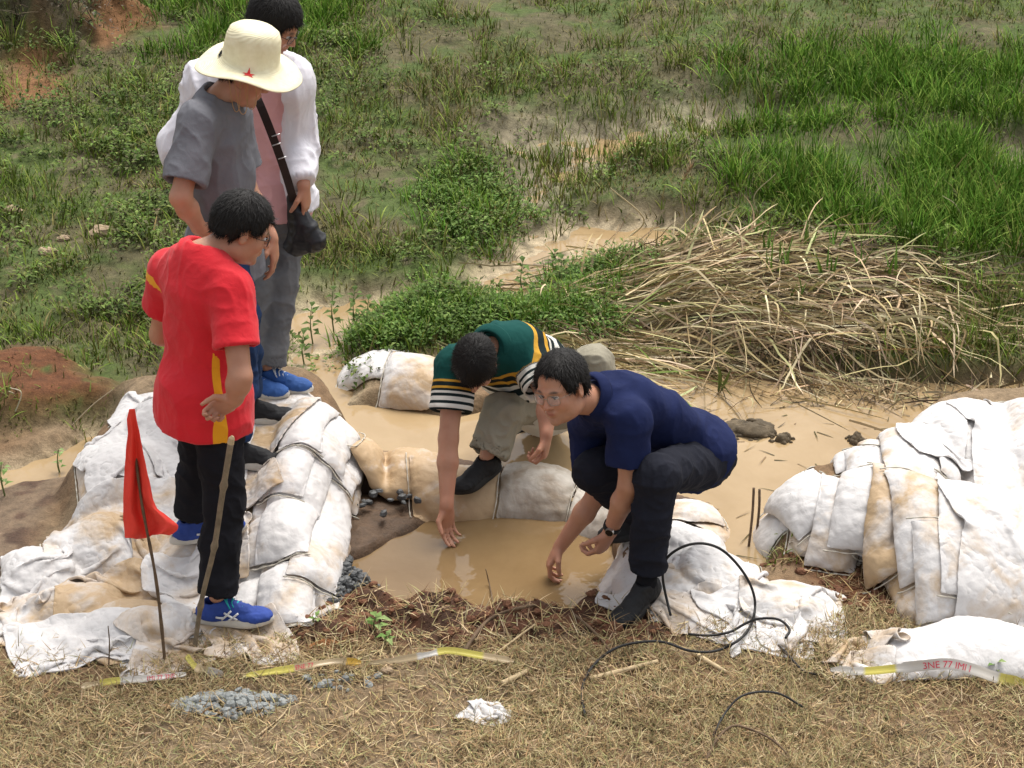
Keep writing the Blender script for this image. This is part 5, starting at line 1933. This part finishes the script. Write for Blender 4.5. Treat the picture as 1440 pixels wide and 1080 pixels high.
st = [(.0, W_), (.05, B_), (.10, W_), (.17, B_), (.22, W_), (.29, B_), (.34, W_), (.38, B_), (.42, O_), (.46, B_), (.53, O_), (.57, G_)]
nt.links.new(ramp(nt, mr.outputs[0], st, 'CONSTANT'), b.inputs['Base Color'])
shirt(j, green, m_green, .022, (.70, .62), .022, .06, seed=22, amp=.006, attr=stripes, hemr=.01, belly=.045, neckr=.044)
hair_mesh('hair', hc, hR, green, top=.010, low=-.058, front=.068, fringe=.022, seed=23)
collar(j, green, m_greenc, hc)
shoe(j['AR'] - np.array([0, 0, .10]), [-.70, -.70, -.10], UP, green, m_sh_black, m_sole_b, None, None, .26)
shoe(j['AL'] - np.array([0, 0, .085]), [-.80, -.45, .25], UP, green, m_sh_black, m_sole_w, None, None, .26)

# ================================================================== crouching man in the navy polo
j = {}
j['P'] = J(972, 634, 7.30)
j['N'] = J(838, 558, 7.04)
j['SL'] = J(884, 590, 6.94)
j['SR'] = J(826, 596, 7.28)
j['WL'] = J(858, 748, 6.98)
j['EL'] = J(885, 682, 6.90)
j['WR'] = W(788, 768, ZL + .14)
j['ER'] = ik(j['SR'], j['WR'], .31, .28, [.9, -.1, 0])
j['hunch'] = .05
rt = nrm([-.35, .90, 0])
hips(j, j['P'], nrm([-.45, .85, 0]), UP, .085)
j['AL'] = foot(908, 848, .105)
j['KL'] = child(j['HL'], 922, 668, .45, -1)
j['KR'] = child(j['HR'], 836, 662, .43, -1)
j['AR'] = foot(905, 756, .11)
hc = J(789, 545, 6.92)
hR = frame([-.56, -.80, -.08], [-.30, -.05, 1])
navy = person('person', 'crouching man with glasses in a navy polo, reaching into the muddy water', j, (hc, hR),
              {'L': (np.array([-.35, -.05, -.75]), np.array([-.6, .3, -.5]), .75, .0), 'R': (np.array([-.45, -.15, -.75]), np.array([.5, -.1, -.7]), .65, .04)}, 'men at the flooded trench', h=.0046, headwide=1.06)
trousers(j, navy, m_navyt, .012, .94, (.93, .96), 31, .0065, flare=.010, waist=.09)
shirt(j, navy, m_navy, .010, (.66, .66), .020, .04, seed=32, amp=.005, belly=.01, hemr=.014, sc=7, neckr=.052)
hair_mesh('hair', hc, hR, navy, top=.014, low=-.055, front=.090, seed=33, wide=1.04)
glasses(hc, hR, navy, m_framel, .024, .019, .0012)
eyes(hc, hR, navy)
collar(j, navy, m_navy, hc)
V, F = tube_mesh(np.array([j['AL'] - UP * .09, j['AL'] - UP * .02, j['AL'] + UP * .035 + np.array([.004, 0, 0])]), [.040, .040, .038], 14)
mk('sock', V, F, m_sock, navy)
shoe(j['AL'] - np.array([0, 0, .105]), [-.62, -.72, -.20], UP, navy, m_sh_black, m_sole_b, None, None, .28)
shoe(j['AR'] - np.array([-.02, 0, .09]), [-.93, .10, -.25], UP, navy, m_sh_black, m_sole_b, None, None, .28)
# wrist watch
d = nrm(j['WL'] - j['EL'])
a = nrm(np.cross(d, UP)); b_ = np.cross(d, a)
wc = j['WL'] - d * .035
th = np.linspace(0, 2 * math.pi, 25)
ring = np.array([wc + .034 * (a * math.cos(t) + b_ * math.sin(t)) for t in th])
wt_ = thing('wrist_watch', wc, 'dark wrist watch on the near wrist of the man in navy', 'watch')
Vr = np.stack([ring - d * .010, ring + d * .010], 1).reshape(-1, 3)
wo = mk('watch_strap', Vr, grid_faces(25, 2), m_sh_black, wt_)
md = wo.modifiers.new('thick', 'SOLIDIFY'); md.thickness = .003; md.offset = 0
cd = nrm(np.array([-.2, -1, .3]) - d * np.dot(np.array([-.2, -1, .3]), d))
V, F = tube_mesh(np.array([wc + cd * .030, wc + cd * .042]), .017, 20)
wo = mk('watch_case', V, F, m_metal, wt_, smooth=False)
V, F = tube_mesh(np.array([wc + cd * .0415, wc + cd * .0432]), .0145, 20)
mk('watch_dial', V, F, m_eyed, wo, smooth=False)
print('people', time.time() - T0)
# ------------------------------------------------------------------ flag, stick, tape, wires
m_flag, nt, b = fabricmat('thin_red_flag_cloth', (.82, .065, .045), .06, .6)
b.inputs['Specular IOR Level'].default_value = .25
m_wood = plain('brown_stick_bark', (.13, .085, .05), .8, .35, 30, 60, .004)
m_bamboo = plain('weathered_bamboo', (.20, .155, .10), .75, .35, 25, 70, .003)
m_bampale = plain('pale_broken_bamboo', (.50, .38, .22), .7, .2)
B0, B1 = W(233, 938, .0), J(184, 578, 6.62)
flag = thing('red_flag', B0, 'small red cloth flag hanging limp from a thin brown stick', 'flag', None)
P_ = spline([B0 - [0, 0, .05], B0 * .66 + B1 * .34 + [.008, 0, 0], B0 * .33 + B1 * .67 + [-.006, 0, 0], B1], 24)
V, F = tube_mesh(P_, np.linspace(.0068, .0045, 24) * (1 + .15 * np.sin(np.arange(24) * 1.9)), 8)
mk('flag_pole', V, F, m_wood, flag)
rows = [(577, 181, 189), (590, 178, 191), (610, 180, 195), (630, 177, 200), (655, 175, 205), (680, 174, 210), (705, 173, 215), (718, 173, 222), (730, 173, 240), (740, 174, 251), (748, 175, 250), (756, 175, 238)]
rows = np.array(rows, float)
ny, nx = 56, 26
yy = np.linspace(577, 756, ny)
xl, xr_ = np.interp(yy, rows[:, 0], rows[:, 1]), np.interp(yy, rows[:, 0], rows[:, 2])
V = []
for k_, y_ in enumerate(yy):
    for q in range(nx):
        t = q / (nx - 1)
        a = (y_ - 577) / 179
        dep = 6.60 - .045 + .030 * a * math.sin(t * 11 + 3 * a) + .035 * a * math.sin(t * 4.2 - 1.0 + a) - .025 * sstep(.75, 1, a) * t
        V.append(J(xl[k_] + t * (xr_[k_] - xl[k_]), y_ + 2.5 * math.sin(t * 6) * a, dep))
V = np.array(V)
V[:, 1] += .012 * ridge(V, 9, 3, (1.6, 1, .5)) + .005 * ridge(V, 24, 5, (1, 1, .7))
fo = mk('flag_cloth', V, grid_faces(ny, nx), m_flag, flag)
md = fo.modifiers.new('thick', 'SOLIDIFY'); md.thickness = .0015
subsurf(fo, 1)

S0, S1 = W(270, 918, .02), J(325, 620, 6.62)
P_ = spline([S0 - [0, 0, .04], S0 * .75 + S1 * .25, S0 * .5 + S1 * .5 + [.010, 0, 0], S0 * .25 + S1 * .75 + [.004, 0, 0], S1], 40)
rr_ = np.linspace(.0085, .0115, 40)
for q in (9, 20, 31): rr_[q] *= 1.45
V, F = tube_mesh(P_, rr_, 10)
bs = thing('bamboo_stick', S0, 'grey brown knotty walking stick upright beside the black trousers', 'stick')
mk('shaft', V, F, m_bamboo, bs)
V, F = tube_mesh(np.array([S1 - nrm(S1 - S0) * .012, S1 + nrm(S1 - S0) * .010, S1 + nrm(S1 - S0) * .018 + [.003, 0, 0]]), [.0125, .0115, .006], 8)
mk('broken_tip', V, F, m_bampale, bs, smooth=False)

def stick(name, pts, r0, r1, mat, label, cat, group=None, z=None, n=40, knob=.12, seg=6, Y=None):
    """pts: (px, py, height over the ground)"""
    P3 = []
    for px, py, hz in pts:
        p = W(px, py, 0)
        for _ in range(3):
            p = W(px, py, float(hsample(np.array([p[0]]), np.array([p[1]]))[0]) + hz)
        P3.append(p)
    P3 = spline(P3, n)
    V, F = tube_mesh(P3, np.linspace(r0, r1, n) * (1 + knob * np.sin(np.arange(n) * 1.7)), seg)
    return tag(mk(name, V, F, mat), label, cat, group)

m_wire = plain('black_cable_sheath', (.018, .017, .016), .6, .2, spec=.3)
def zp(L): return [(760 + x / 2.842, 700 + y / 2.842) for x, y in L]
def above(P3):
    P3 = P3.copy()
    for _ in range(40):
        h_ = hsample(P3[:, 0], P3[:, 1]) + .012
        lo_ = P3[:, 2] < h_
        if not lo_.any(): break
        d_ = C0 - P3
        P3[lo_] += (d_ / np.linalg.norm(d_, axis=1)[:, None])[lo_] * .012
    return P3
# loop standing up from the ground: built in a leaning upright plane
lp = zp([(520,470),(490,330),(500,250),(560,200),(640,182),(720,205),(790,270),(840,350),(858,430),(840,510),(790,570),(700,612),(600,612),(480,575),(350,585),(260,625),(190,700),(165,780),(178,870)])
yz = [6.80, 6.80, 6.80, 6.80, 6.80, 6.80, 6.80, 6.78, 6.76, 6.72, 6.62, 6.50, 6.48, 6.52, 6.50, 6.46, 6.42, 6.36, 6.30]
V, F = tube_mesh(above(spline([J(x, y, q) for (x, y), q in zip(lp, yz)], 120)), .0052, 8)
tag(mk('cable', V, F, m_wire), 'black cable bent into a tall loop over the white sacks', 'cable', 'loose black cables')
lp = zp([(590,545),(680,550),(760,535),(815,505),(870,484),(950,486),(995,525),(980,560)])
V, F = tube_mesh(above(spline([J(x, y, q) for (x, y), q in zip(lp, [6.60, 6.60, 6.62, 6.64, 6.64, 6.62, 6.58, 6.52])], 50)), .005, 8)
tag(mk('cable', V, F, m_wire), 'short black cable arching just right of the loop foot', 'cable', 'loose black cables')
stick('cable', [(x, y, h_) for (x, y), h_ in zip(zp([(950,590),(1000,640),(1050,690),(1100,705),(1140,708)]), (.0, .03, .02, .02, .0))], .005, .004, m_wire, 'black cable end lying in the dry grass toward the long sack', 'cable', 'loose black cables')
stick('cable', [(x, y, h_) for (x, y), h_ in zip(zp([(680,990),(700,930),(745,850),(800,795),(880,775),(960,785),(1030,825),(1070,850)]), (0, .03, .06, .08, .08, .07, .03, 0))], .0045, .004, m_wire, 'thin black cable arching over the straw at the lower right', 'cable', 'loose black cables')
stick('twig', [(x, y, h_) for (x, y), h_ in zip(zp([(640,1110),(690,990),(760,915),(840,925),(930,970),(1000,1040),(1030,1080)]), (0, .03, .05, .05, .05, .02, 0))], .006, .003, m_wood, 'brown bent twig at the bottom edge of the photo', 'twig', 'twigs in the dry grass')
stick('branch', [(640,940,.0),(660,905,.03),(690,870,.05),(740,853,.05),(780,852,.04),(815,870,.03),(850,905,.02),(875,945,.0)], .009, .004, m_wood, 'dark bent branch arching over the red clay rim', 'branch', 'twigs in the dry grass')
stick('twig', [(700,885,.0),(690,830,.08),(683,800,.14)], .003, .002, m_wood, 'short thin twig standing on the pool rim', 'twig', 'twigs in the dry grass', n=12)
stick('twig', [(153,935,.0),(154,905,.06),(152,880,.12)], .003, .002, m_wood, 'thin stem in front of the bluish white sack', 'twig', 'twigs in the dry grass', n=12)
stick('twig', [(362,1035,.01),(398,1005,.012),(412,980,.012)], .0035, .003, m_bampale, 'pale straw stalk lying across the grey gravel', 'twig', 'twigs in the dry grass', n=12)
for k_, (x0, y0, x1, y1, w_, lb) in enumerate([(830, 955, 925, 930, .011, 'long pale bamboo splint right of the branch'), (975, 918, 1022, 946, .011, 'pale bamboo splint with a yellow end under the cable'), (706, 962, 742, 943, .012, 'short pale bamboo splint under the tape end'), (690, 925, 752, 878, .005, 'thin straw coloured splint leaning on the clay rim')]):
    stick('splint', [(x0, y0, .012), ((x0 + x1) / 2, (y0 + y1) / 2, .02), (x1, y1, .014)], w_, w_ * .7, m_bampale, lb, 'splint', 'pale splints in the straw', n=14, knob=.05)
# posts standing in the pond edge
for k_, (x0, y0, x1, y1, lb) in enumerate([(1053, 762, 1060, 686, 'dark thin post standing at the pond edge, taller left one'), (1064, 745, 1068, 688, 'dark thin post right behind the taller one at the pond edge')]):
    p0, p1 = W(x0, y0, -.03), J(x1, y1, W(x0, y0, -.03)[1] + .02)
    V, F = tube_mesh(spline([p0 - [0, 0, .04], (p0 + p1) / 2 + [.004, 0, 0], p1], 16), .0055, 7)
    tag(mk('thin_post', V, F, m_wood), lb, 'post', 'thin posts at the pond edge')

# ------------------------------------------------------------------ barrier tape
m_tape, nt, b = newmat('barrier_tape_film')
a = node(nt, 'ShaderNodeAttribute', attribute_name='Col')
nt.links.new(a.outputs['Color'], b.inputs['Base Color'])
b.inputs['Roughness'].default_value = .35
m_redink = plain('red_tape_print', (.62, .06, .10), .5, .1)
YEL, WHT, TAN = (.58, .50, .10), (.58, .54, .48), (.50, .38, .22)
def tape(pts, wid, cols, label, text=None, tpos=None, tsize=.04, seed=0):
    P3 = []
    for px, py, hz in pts:
        p = W(px, py, 0)
        for _ in range(3):
            p = W(px, py, float(hsample(np.array([p[0]]), np.array([p[1]]))[0]) + hz)
        P3.append(p)
    n = 60
    C_ = spline(P3, n)
    T_ = np.gradient(C_, axis=0)
    T_ /= np.linalg.norm(T_, axis=1)[:, None]
    tt = np.linspace(0, 1, n)
    ang = 1.05 + .35 * vn(tt * 5, seed, 0, 3)
    side = np.stack([nrm(np.cross([0, 0, 1], t)) for t in T_])
    upv = np.cross(T_, side)
    A_ = np.cos(ang)[:, None] * side + np.sin(ang)[:, None] * upv
    ww = wid * (1 - .25 * (vn(tt * 7, seed + 3, 0, 4) > .2) * 1.0) * np.interp(tt, [0, .04, .96, 1], [.4, 1, 1, .4])
    V = np.stack([C_ + A_ * ww[:, None] * (k_ / 4 - .5) + upv * .003 * math.sin(k_ * 2.2) for k_ in range(5)], 1).reshape(-1, 3)
    ck = np.array([np.array(cols[min(int(t * len(cols)), len(cols) - 1)]) for t in tt])
    o = mk('barrier_tape', V, grid_faces(n, 5), m_tape, attrs={'Col': np.repeat(ck, 5, 0)})
    tag(o, label, 'tape', 'pieces of barrier tape')
    if text:
        cu = bpy.data.curves.new('lettering', 'FONT')
        cu.body = text
        cu.size = tsize
        cu.extrude = 0
        to = bpy.data.objects.new('lettering', cu)
        COL.objects.link(to)
        bpy.context.view_layer.update()
        me = to.evaluated_get(bpy.context.evaluated_depsgraph_get()).to_mesh()
        tv = np.array([v.co[:] for v in me.vertices])
        tf = [list(p.vertices) for p in me.polygons]
        to.to_mesh_clear()
        bpy.data.objects.remove(to)
        arc = np.concatenate([[0], np.cumsum(np.linalg.norm(np.diff(C_, axis=0), axis=1))])
        s_ = tpos + tv[:, 0]
        h_ = tv[:, 1] - tsize * .34
        nv_ = np.cross(T_, A_)
        nv_ = nv_ * np.sign(-nv_[:, 1:2])
        pos = np.stack([np.interp(s_, arc, C_[:, q]) + np.interp(s_, arc, A_[:, q]) * h_ * np.sign(np.interp(s_, arc, A_[:, 2])) + np.interp(s_, arc, nv_[:, q]) * .0045 for q in range(3)], 1)
        tris = []
        for f in tf:
            for k_ in range(1, len(f) - 1): tris.append([f[0], f[k_], f[k_ + 1]])
        mk('lettering', pos, np.array(tris), m_redink, o, smooth=False)
    return o
tape([(114,966,.02),(160,958,.025),(210,954,.03),(262,948,.02)], .024, [TAN, YEL, WHT, WHT, WHT], 'piece of yellow and white tape lying left of the flag pole', 'IMI 77 3NE', .24, .022, 1)
tape([(262,922,.03),(275,938,.03),(292,943,.02),(314,950,.01)], .030, [YEL, TAN, WHT], 'short crumpled tape end at the foot of the knotty stick', None, 0, .03, 2)
tape([(346,950,.02),(400,942,.03),(440,935,.04),(475,930,.04),(508,932,.03)], .026, [YEL, YEL, TAN, TAN, TAN, (.60, .36, .05)], 'orange yellow tape crossing in front of the clay mound', 'ENE 77', .18, .022, 3)
tape([(518,933,.02),(560,928,.03),(600,921,.05),(630,915,.06),(670,921,.04),(722,930,.02)], .024, [TAN, TAN, WHT, YEL, YEL, TAN], 'yellow and white tape running to the branch in the middle', None, 0, .03, 4)
tape([(1168,942,.01),(1215,944,.025),(1262,940,.035),(1300,936,.045),(1335,934,.05),(1370,942,.045),(1405,954,.035),(1450,962,.02)], .038, [WHT, YEL, WHT, WHT, WHT, WHT, YEL], 'white and yellow tape with red lettering in front of the long sack', '3NE 77 IMI I', .34, .034, 5)

# ------------------------------------------------------------------ the flattened heap of dead reeds
r = np.random.default_rng(77)
RC = W(1120, 432, 0)
def heap(x, y):
    u_, v_ = (x - RC[0]) / .92, (y - RC[1]) / .75
    q = u_ ** 2 + v_ ** 2
    hol = np.exp(-(((x - W(1160, 450)[0]) / .40) ** 2 + ((y - W(1160, 462)[1]) / .22) ** 2))
    return np.maximum(0, 1 - q) * .09 * (1 - .75 * hol)
def reeds(name, N, cx, cy, sx, sy, az0, azs, L0, L1, wd_, lift, cols, label, parent, seed, arch=.5, kind=None):
    r = np.random.default_rng(seed)
    x, y = cx + r.normal(0, sx, N), cy + r.normal(0, sy, N)
    az = az0 + r.normal(0, azs, N) + math.pi * r.integers(0, 2, N) * 0
    L = r.uniform(L0, L1, N)
    K = 7
    cur = r.normal(0, .5, N)
    pts = []
    px_, py_ = x.copy(), y.copy()
    a = az.copy()
    lf = r.uniform(0, 1, N) ** 2 * lift
    for k_ in range(K):
        t = k_ / (K - 1)
        z = np.maximum(ground(px_, py_, False), ZP) + heap(px_, py_) * r.uniform(.9, 1.05, N) + .012 + lf * 3 * t * (1 - t) * arch + lf * (1 - arch) * t
        pts.append(np.stack([px_, py_, z], 1))
        a = a + cur / K
        px_ = px_ + np.cos(a) * L / K
        py_ = py_ + np.sin(a) * L / K
    A_ = np.stack(pts, 1)
    T_ = np.gradient(A_, axis=1)
    T_ /= np.linalg.norm(T_, axis=2)[..., None] + 1e-9
    rnd = r.normal(0, 1, (N, 1, 3))
    sd_ = np.cross(T_, rnd + 0 * T_)
    sd_ /= np.linalg.norm(sd_, axis=2)[..., None] + 1e-9
    w_ = (r.uniform(.5, 1.3, N) * wd_)[:, None, None] * np.interp(np.arange(K), [0, 1, K - 2, K - 1], [.8, 1, .7, .15])[None, :, None]
    V = np.stack([A_ - sd_ * w_, A_ + sd_ * w_], 2).reshape(-1, 3)
    b_ = np.arange(N)[:, None] * (2 * K)
    F = np.concatenate([b_ + np.array([2 * k_, 2 * k_ + 1, 2 * k_ + 3, 2 * k_ + 2]) for k_ in range(K - 1)])
    o = mk(name, V, F, m_blade, parent, smooth=False, attrs={'Col': np.repeat(pick(cols, N, r, .3), 2 * K, 0)})
    if kind: o['kind'] = kind
    return o
rh = thing('reed_heap', RC, 'flattened heap of dead tan reeds lying at the far side of the pond', 'reed heap')
RT = [(.56, .44, .26), (.45, .34, .18), (.66, .54, .35), (.27, .20, .11), (.44, .40, .2)]
RD = [(.12, .085, .05), (.20, .15, .09), (.075, .055, .035)]
GR_ = [(.16, .22, .05), (.10, .17, .035), (.22, .26, .08)]
reeds('dark_reeds', 1500, RC[0], RC[1], .42, .30, 0, 2.5, .2, .6, .0045, .06, RD, '', rh, 1, kind='stuff')
reeds('lying_reeds', 2000, RC[0] - .50, RC[1] - .0, .44, .24, .0, .35, .3, .8, .0038, .08, RT, '', rh, 2, kind='stuff')
reeds('front_reeds', 900, RC[0] - .50, RC[1] - .38, .44, .10, -.12, .22, .3, .8, .0038, .05, RT, '', rh, 3, kind='stuff')
reeds('left_reeds', 420, RC[0] - 1.0, RC[1] - .15, .22, .28, -.35, .45, .3, .8, .0050, .10, RT + GR_[:1], '', rh, 4, kind='stuff')
reeds('crossing_reeds', 420, RC[0] + .1, RC[1] - .2, .5, .28, -1.2, .8, .25, .7, .0050, .20, RT, '', rh, 5, kind='stuff')
reeds('upright_reeds', 150, RC[0] - .4, RC[1] + .35, .35, .12, 1.2, .9, .3, .5, .0055, .26, RT, '', rh, 6, .2, kind='stuff')
reeds('upright_reeds', 60, RC[0] + .45, RC[1] - .2, .35, .2, -1.4, .6, .35, .7, .0055, .34, RT, '', rh, 7, .5, kind='stuff')
cs_ = np.array([W(px, py)[:2] for px, py in [(1075,400),(1085,425),(1100,420),(1130,390),(1170,395),(1205,420),(1250,430),(1120,450),(1060,370),(1170,340),(1245,330),(1160,430)]])
zz_ = heap(cs_[:, 0], cs_[:, 1]) + np.maximum(ground(cs_[:, 0], cs_[:, 1], False), ZP)
k_ = np.repeat(np.arange(len(cs_)), 7)
n = len(k_)
blades('green_shoots', cs_[k_] + r.normal(0, .018, (n, 2)), r.uniform(.10, .24, n), r.uniform(.010, .020, n), r.uniform(0, 6.28, n), r.uniform(0, .35, n), r.uniform(0, .7, n), pick([(.13, .24, .04), (.18, .29, .06)], n, r), None, None, segs=4, z=zz_[k_] - .01, parent=rh, kind='stuff')

# single stems
def stem(pts, r0, col, label, name='grass_stalk', head=None, zs=None):
    mat = plain(name + '_dry', col, .8, .2)
    p0 = W(pts[0][0], pts[0][1], zs if zs is not None else 0)
    P3 = [p0] + [J(px, py, p0[1] + dy) for px, py, dy in pts[1:]]
    root = thing(name, p0, label, 'stalk', 'single dry stalks')
    V, F = tube_mesh(spline(P3, 24), np.linspace(r0, r0 * .4, 24), 6)
    mk('stem', V, F, mat, root)
    if head:
        q = spline(P3, 24)[-6:]
        n = 60
        rr = np.random.default_rng(int(pts[0][0]))
        base = q[rr.integers(0, 6, n)]
        V, F, m = blade_mesh(base, rr.uniform(.03, .07, n), .005, rr.uniform(0, 6.28, n), rr.uniform(.2, .8, n), rr.uniform(-.2, .6, n), 2)
        mk('seed_head', V, F, m_blade, root, smooth=False, attrs={'Col': np.repeat(pick([(.45, .33, .2), (.36, .26, .15)], n, rr), m, 0)})
    return root
stem([(966, 335), (962, 300, .0), (958, 265, .0), (972, 235, -.02)], .0045, (.42, .33, .18), 'tall dry stalk with a feathery seed head behind the reeds', head=True)
stem([(884, 335), (905, 307, .0), (858, 264, -.05)], .006, (.45, .36, .2), 'bent broken stalk sticking up left of the reeds')
stem([(1085, 330), (1060, 280, .0), (1090, 245, .0)], .004, (.40, .34, .2), 'crooked dry stalk in front of the tall green grass')
stem([(1290, 330), (1350, 320, .0), (1345, 290, .0), (1325, 275, .02)], .005, (.40, .34, .2), 'curved pale stalk at the foot of the tall grass')
stem([(560, 370), (540, 366, -.05), (590, 380, -.1), (640, 405, -.15)], .004, (.36, .30, .13), 'long drooping stalk arching over the weed mat')
stem([(700, 425), (760, 440, -.05), (840, 455, -.08), (900, 462, -.1)], .005, (.42, .34, .18), 'long pale stalk lying over the green weeds', head=True)
stem([(12, 600), (30, 555, .0), (14, 545, .0)], .004, (.5, .45, .33), 'pale twig on the red clay at the left edge')
stem([(62, 590), (45, 565, .0), (12, 550, .02)], .004, (.5, .42, .3), 'pale twig lying on the red clay mound')
stem([(100, 600), (130, 570, .0), (158, 548, .0)], .004, (.4, .33, .22), 'thin twig pointing at the white sack at the left')

# sprig of reed in the pond
c_ = W(1010, 552, ZP)
sg = thing('pond_sprig', c_, 'green reed sprig with three leaves standing alone in the muddy pond', 'water plant')
for (tx, ty, wd_) in ((1008, 510, .016), (1028, 518, .016), (1012, 515, .010)):
    tip = J(tx, ty, c_[1] + .02)
    P_ = spline([c_ - [0, 0, .02], (c_ + tip) / 2 + [.01, 0, .01], tip], 8)
    w_ = np.interp(np.arange(8), [0, 3, 7], [.3, 1, .1]) * wd_ * .5
    Vr = np.stack([P_ - np.array([1, 0, 0]) * w_[:, None], P_ + [0, .004, 0], P_ + np.array([1, 0, 0]) * w_[:, None]], 1).reshape(-1, 3)
    mk('leaf', Vr, grid_faces(8, 3), m_blade, sg, attrs={'Col': np.tile([.16, .20, .05], (len(Vr), 1))})

def plantlet(px, py, hgt, nleaf, L, cols, label, seed, zs=0, name='seedling', grp='small leafy plants'):
    r = np.random.default_rng(seed)
    p = W(px, py, zs)
    z0 = float(ground(p[0], p[1]))
    root = thing(name, (p[0], p[1], z0), label, 'plant', grp)
    top = np.array([p[0], p[1], z0 + hgt])
    V, F = tube_mesh(spline([top - [0, 0, hgt + .02], top - [.01, 0, hgt * .5], top], 8), [.004] * 4 + [.0025] * 4, 6)
    mk('stem', V, F, plain('green_stem', (.14, .17, .06), .7), root)
    for i in range(nleaf):
        a = i * 2.4 + r.uniform(0, .5)
        z = top - [0, 0, hgt * .8 * (1 - (i + 1) / nleaf)]
        V, F = leaves(z[None, :], np.array([L * r.uniform(.7, 1.2)]), np.array([L * .26]), np.array([a]), np.array([r.uniform(.1, .7)]), r)
        mk('leaf', V, F, m_leaf, root, smooth=False, attrs={'Col': np.tile(np.array(cols[i % len(cols)]), (len(V), 1))})
    return root
PG = [(.20, .30, .09), (.14, .24, .06), (.26, .34, .13)]
plantlet(530, 895, .07, 7, .055, PG, 'small fresh green seedling on the clay rim behind the tape', 41)
plantlet(545, 915, .04, 5, .045, PG, 'lower green seedling touching the tape in the middle', 42)
plantlet(445, 892, .02, 4, .035, PG, 'tiny green seedling beside the orange clay mound', 43)
plantlet(1398, 952, .06, 6, .045, PG, 'green seedling growing through the tape at the lower right', 44)
plantlet(8, 700, .16, 8, .05, PG, 'thin leafy plant in the mud at the left edge', 45)
plantlet(84, 650, .13, 6, .04, PG[1:], 'thin plant standing in the small puddle at the left', 46)
for k_, (px, py, h_, lb) in enumerate([(440, 470, .20, 'leafy plant at the left end of the row by the sand'), (470, 455, .24, 'tall leafy plant, second of the row by the sand'), (500, 450, .22, 'leafy plant, third of the row by the sand'), (520, 478, .20, 'leafy plant in front of the weed mat, above the white sack'), (428, 500, .16, 'low leafy plant by the bag corner'), (735, 400, .18, 'leafy plant on the sandy bank behind the bending man'), (790, 395, .16, 'bright leafy plant at the right of the sandy bank'), (780, 372, .12, 'small leafy plant at the water side of the sandy bank')]):
    plantlet(px, py, h_, 12, .06, [(.09, .14, .03), (.13, .19, .05), (.07, .11, .025)], lb, 60 + k_, name='leafy_plant')

# mud clumps and floating rubbish in the pond
m_mud = plain('dark_pond_mud', (.10, .075, .045), .8, .4, 20, 60, .01)
def clump(name, px, py, sx, sy, sz, label, seed, z=ZP, mat=None, cat='mud clump', grp=None):
    c_ = W(px, py, z)
    parts = []
    r = np.random.default_rng(seed)
    for i in range(26):
        a, q = r.uniform(0, 6.28), math.sqrt(r.random())
        s_ = r.uniform(.25, .6) * (1.2 - q)
        parts.append(clod_mesh(c_ + [math.cos(a) * q * sx, math.sin(a) * q * sy, 0], (sx * s_, sy * s_ , sz * s_ * 1.6), int(i + seed), 9))
    V, F = merge(parts)
    return tag(mk(name, V, F, mat or m_mud), label, cat, grp)
clump('mud_clump', 1050, 605, .16, .10, .05, 'dark clump of mud and roots sticking out of the pond', 3, grp='mud clumps in the pond')
clump('mud_clump', 1098, 618, .06, .045, .04, 'small greenish clump beside the larger one in the pond', 9, grp='mud clumps in the pond')
clump('mud_clump', 1205, 620, .05, .05, .05, 'dark brown clump behind the bags of the right dam', 5, grp='mud clumps in the pond')
clump('clay_mound', 462, 918, .11, .05, .045, 'orange brown clay mound behind the tape', 7, z=.0, mat=plain('orange_clay', (.30, .13, .05), .9, .35, 30, 70, .01, .2, 1.0), cat='mound')
clump('mud_clump', 705, 920, .10, .05, .05, 'dark red clay lump under the branch', 12, z=.0, mat=m_clay, cat='mound')
m_rock = plain('tan_rock', (.34, .25, .16), .85, .3, 20, 60, .008)
for i, (px, py, s_, lb) in enumerate([(146, 345, .07, 'tan rock on the slope left of the red shirt'), (225, 322, .035, 'small tan rock beside the forearm of the hat man'), (70, 372, .05, 'low pale rock among the weeds at the left'), (90, 350, .035, 'smaller pale rock behind the low one at the left'), (545, 955, .022, 'lone grey pebble in the straw'), (20, 318, .05, 'pale rock at the left edge among weeds')]):
    c_ = W(px, py, 0)
    c_[2] = float(ground(c_[0], c_[1]))
    V, F = clod_mesh(c_ + [0, 0, s_ * .25], (s_, s_ * .7, s_ * .5), 60 + i, 9)
    tag(mk('rock', V, F, m_rock, smooth=False), lb, 'rock', 'loose rocks')
# twigs and leaves floating on the pond
c2 = px_sample(120, 830, 480, 1440, 780, lambda x, y: mx(Z_pond, x, y) * (.12 + .9 * sstep(.62, .8, fbm(x * 3, y * 3, 0, 3, 71) * .5 + .5)), seed=72)
blades('floating_debris', c2, r.uniform(.01, .12, len(c2)), r.uniform(.003, .008, len(c2)), r.uniform(0, 6.28, len(c2)), 1.5, r.uniform(-.1, .3, len(c2)), pick([(.16, .12, .07), (.28, .2, .12), (.1, .09, .04)], len(c2), r), 'bits of straw and twigs floating on the pond', 'debris', segs=2, z=ZP + .002, dz=0)
c2 = px_sample(420, 700, 505, 1460, 560, lambda x, y: mx(Z_pond, x, y) * sstep(1.0, 1.6, x), seed=73)
blades('shore_debris', c2, r.uniform(.03, .16, len(c2)), .006, r.uniform(0, 6.28, len(c2)), r.uniform(.9, 1.5, len(c2)), .2, pick(RT + RD, len(c2), r), 'straw and stalks washed up behind the right dam', 'debris', segs=2, z=ZP + .002, dz=0)
print('all', time.time() - T0)
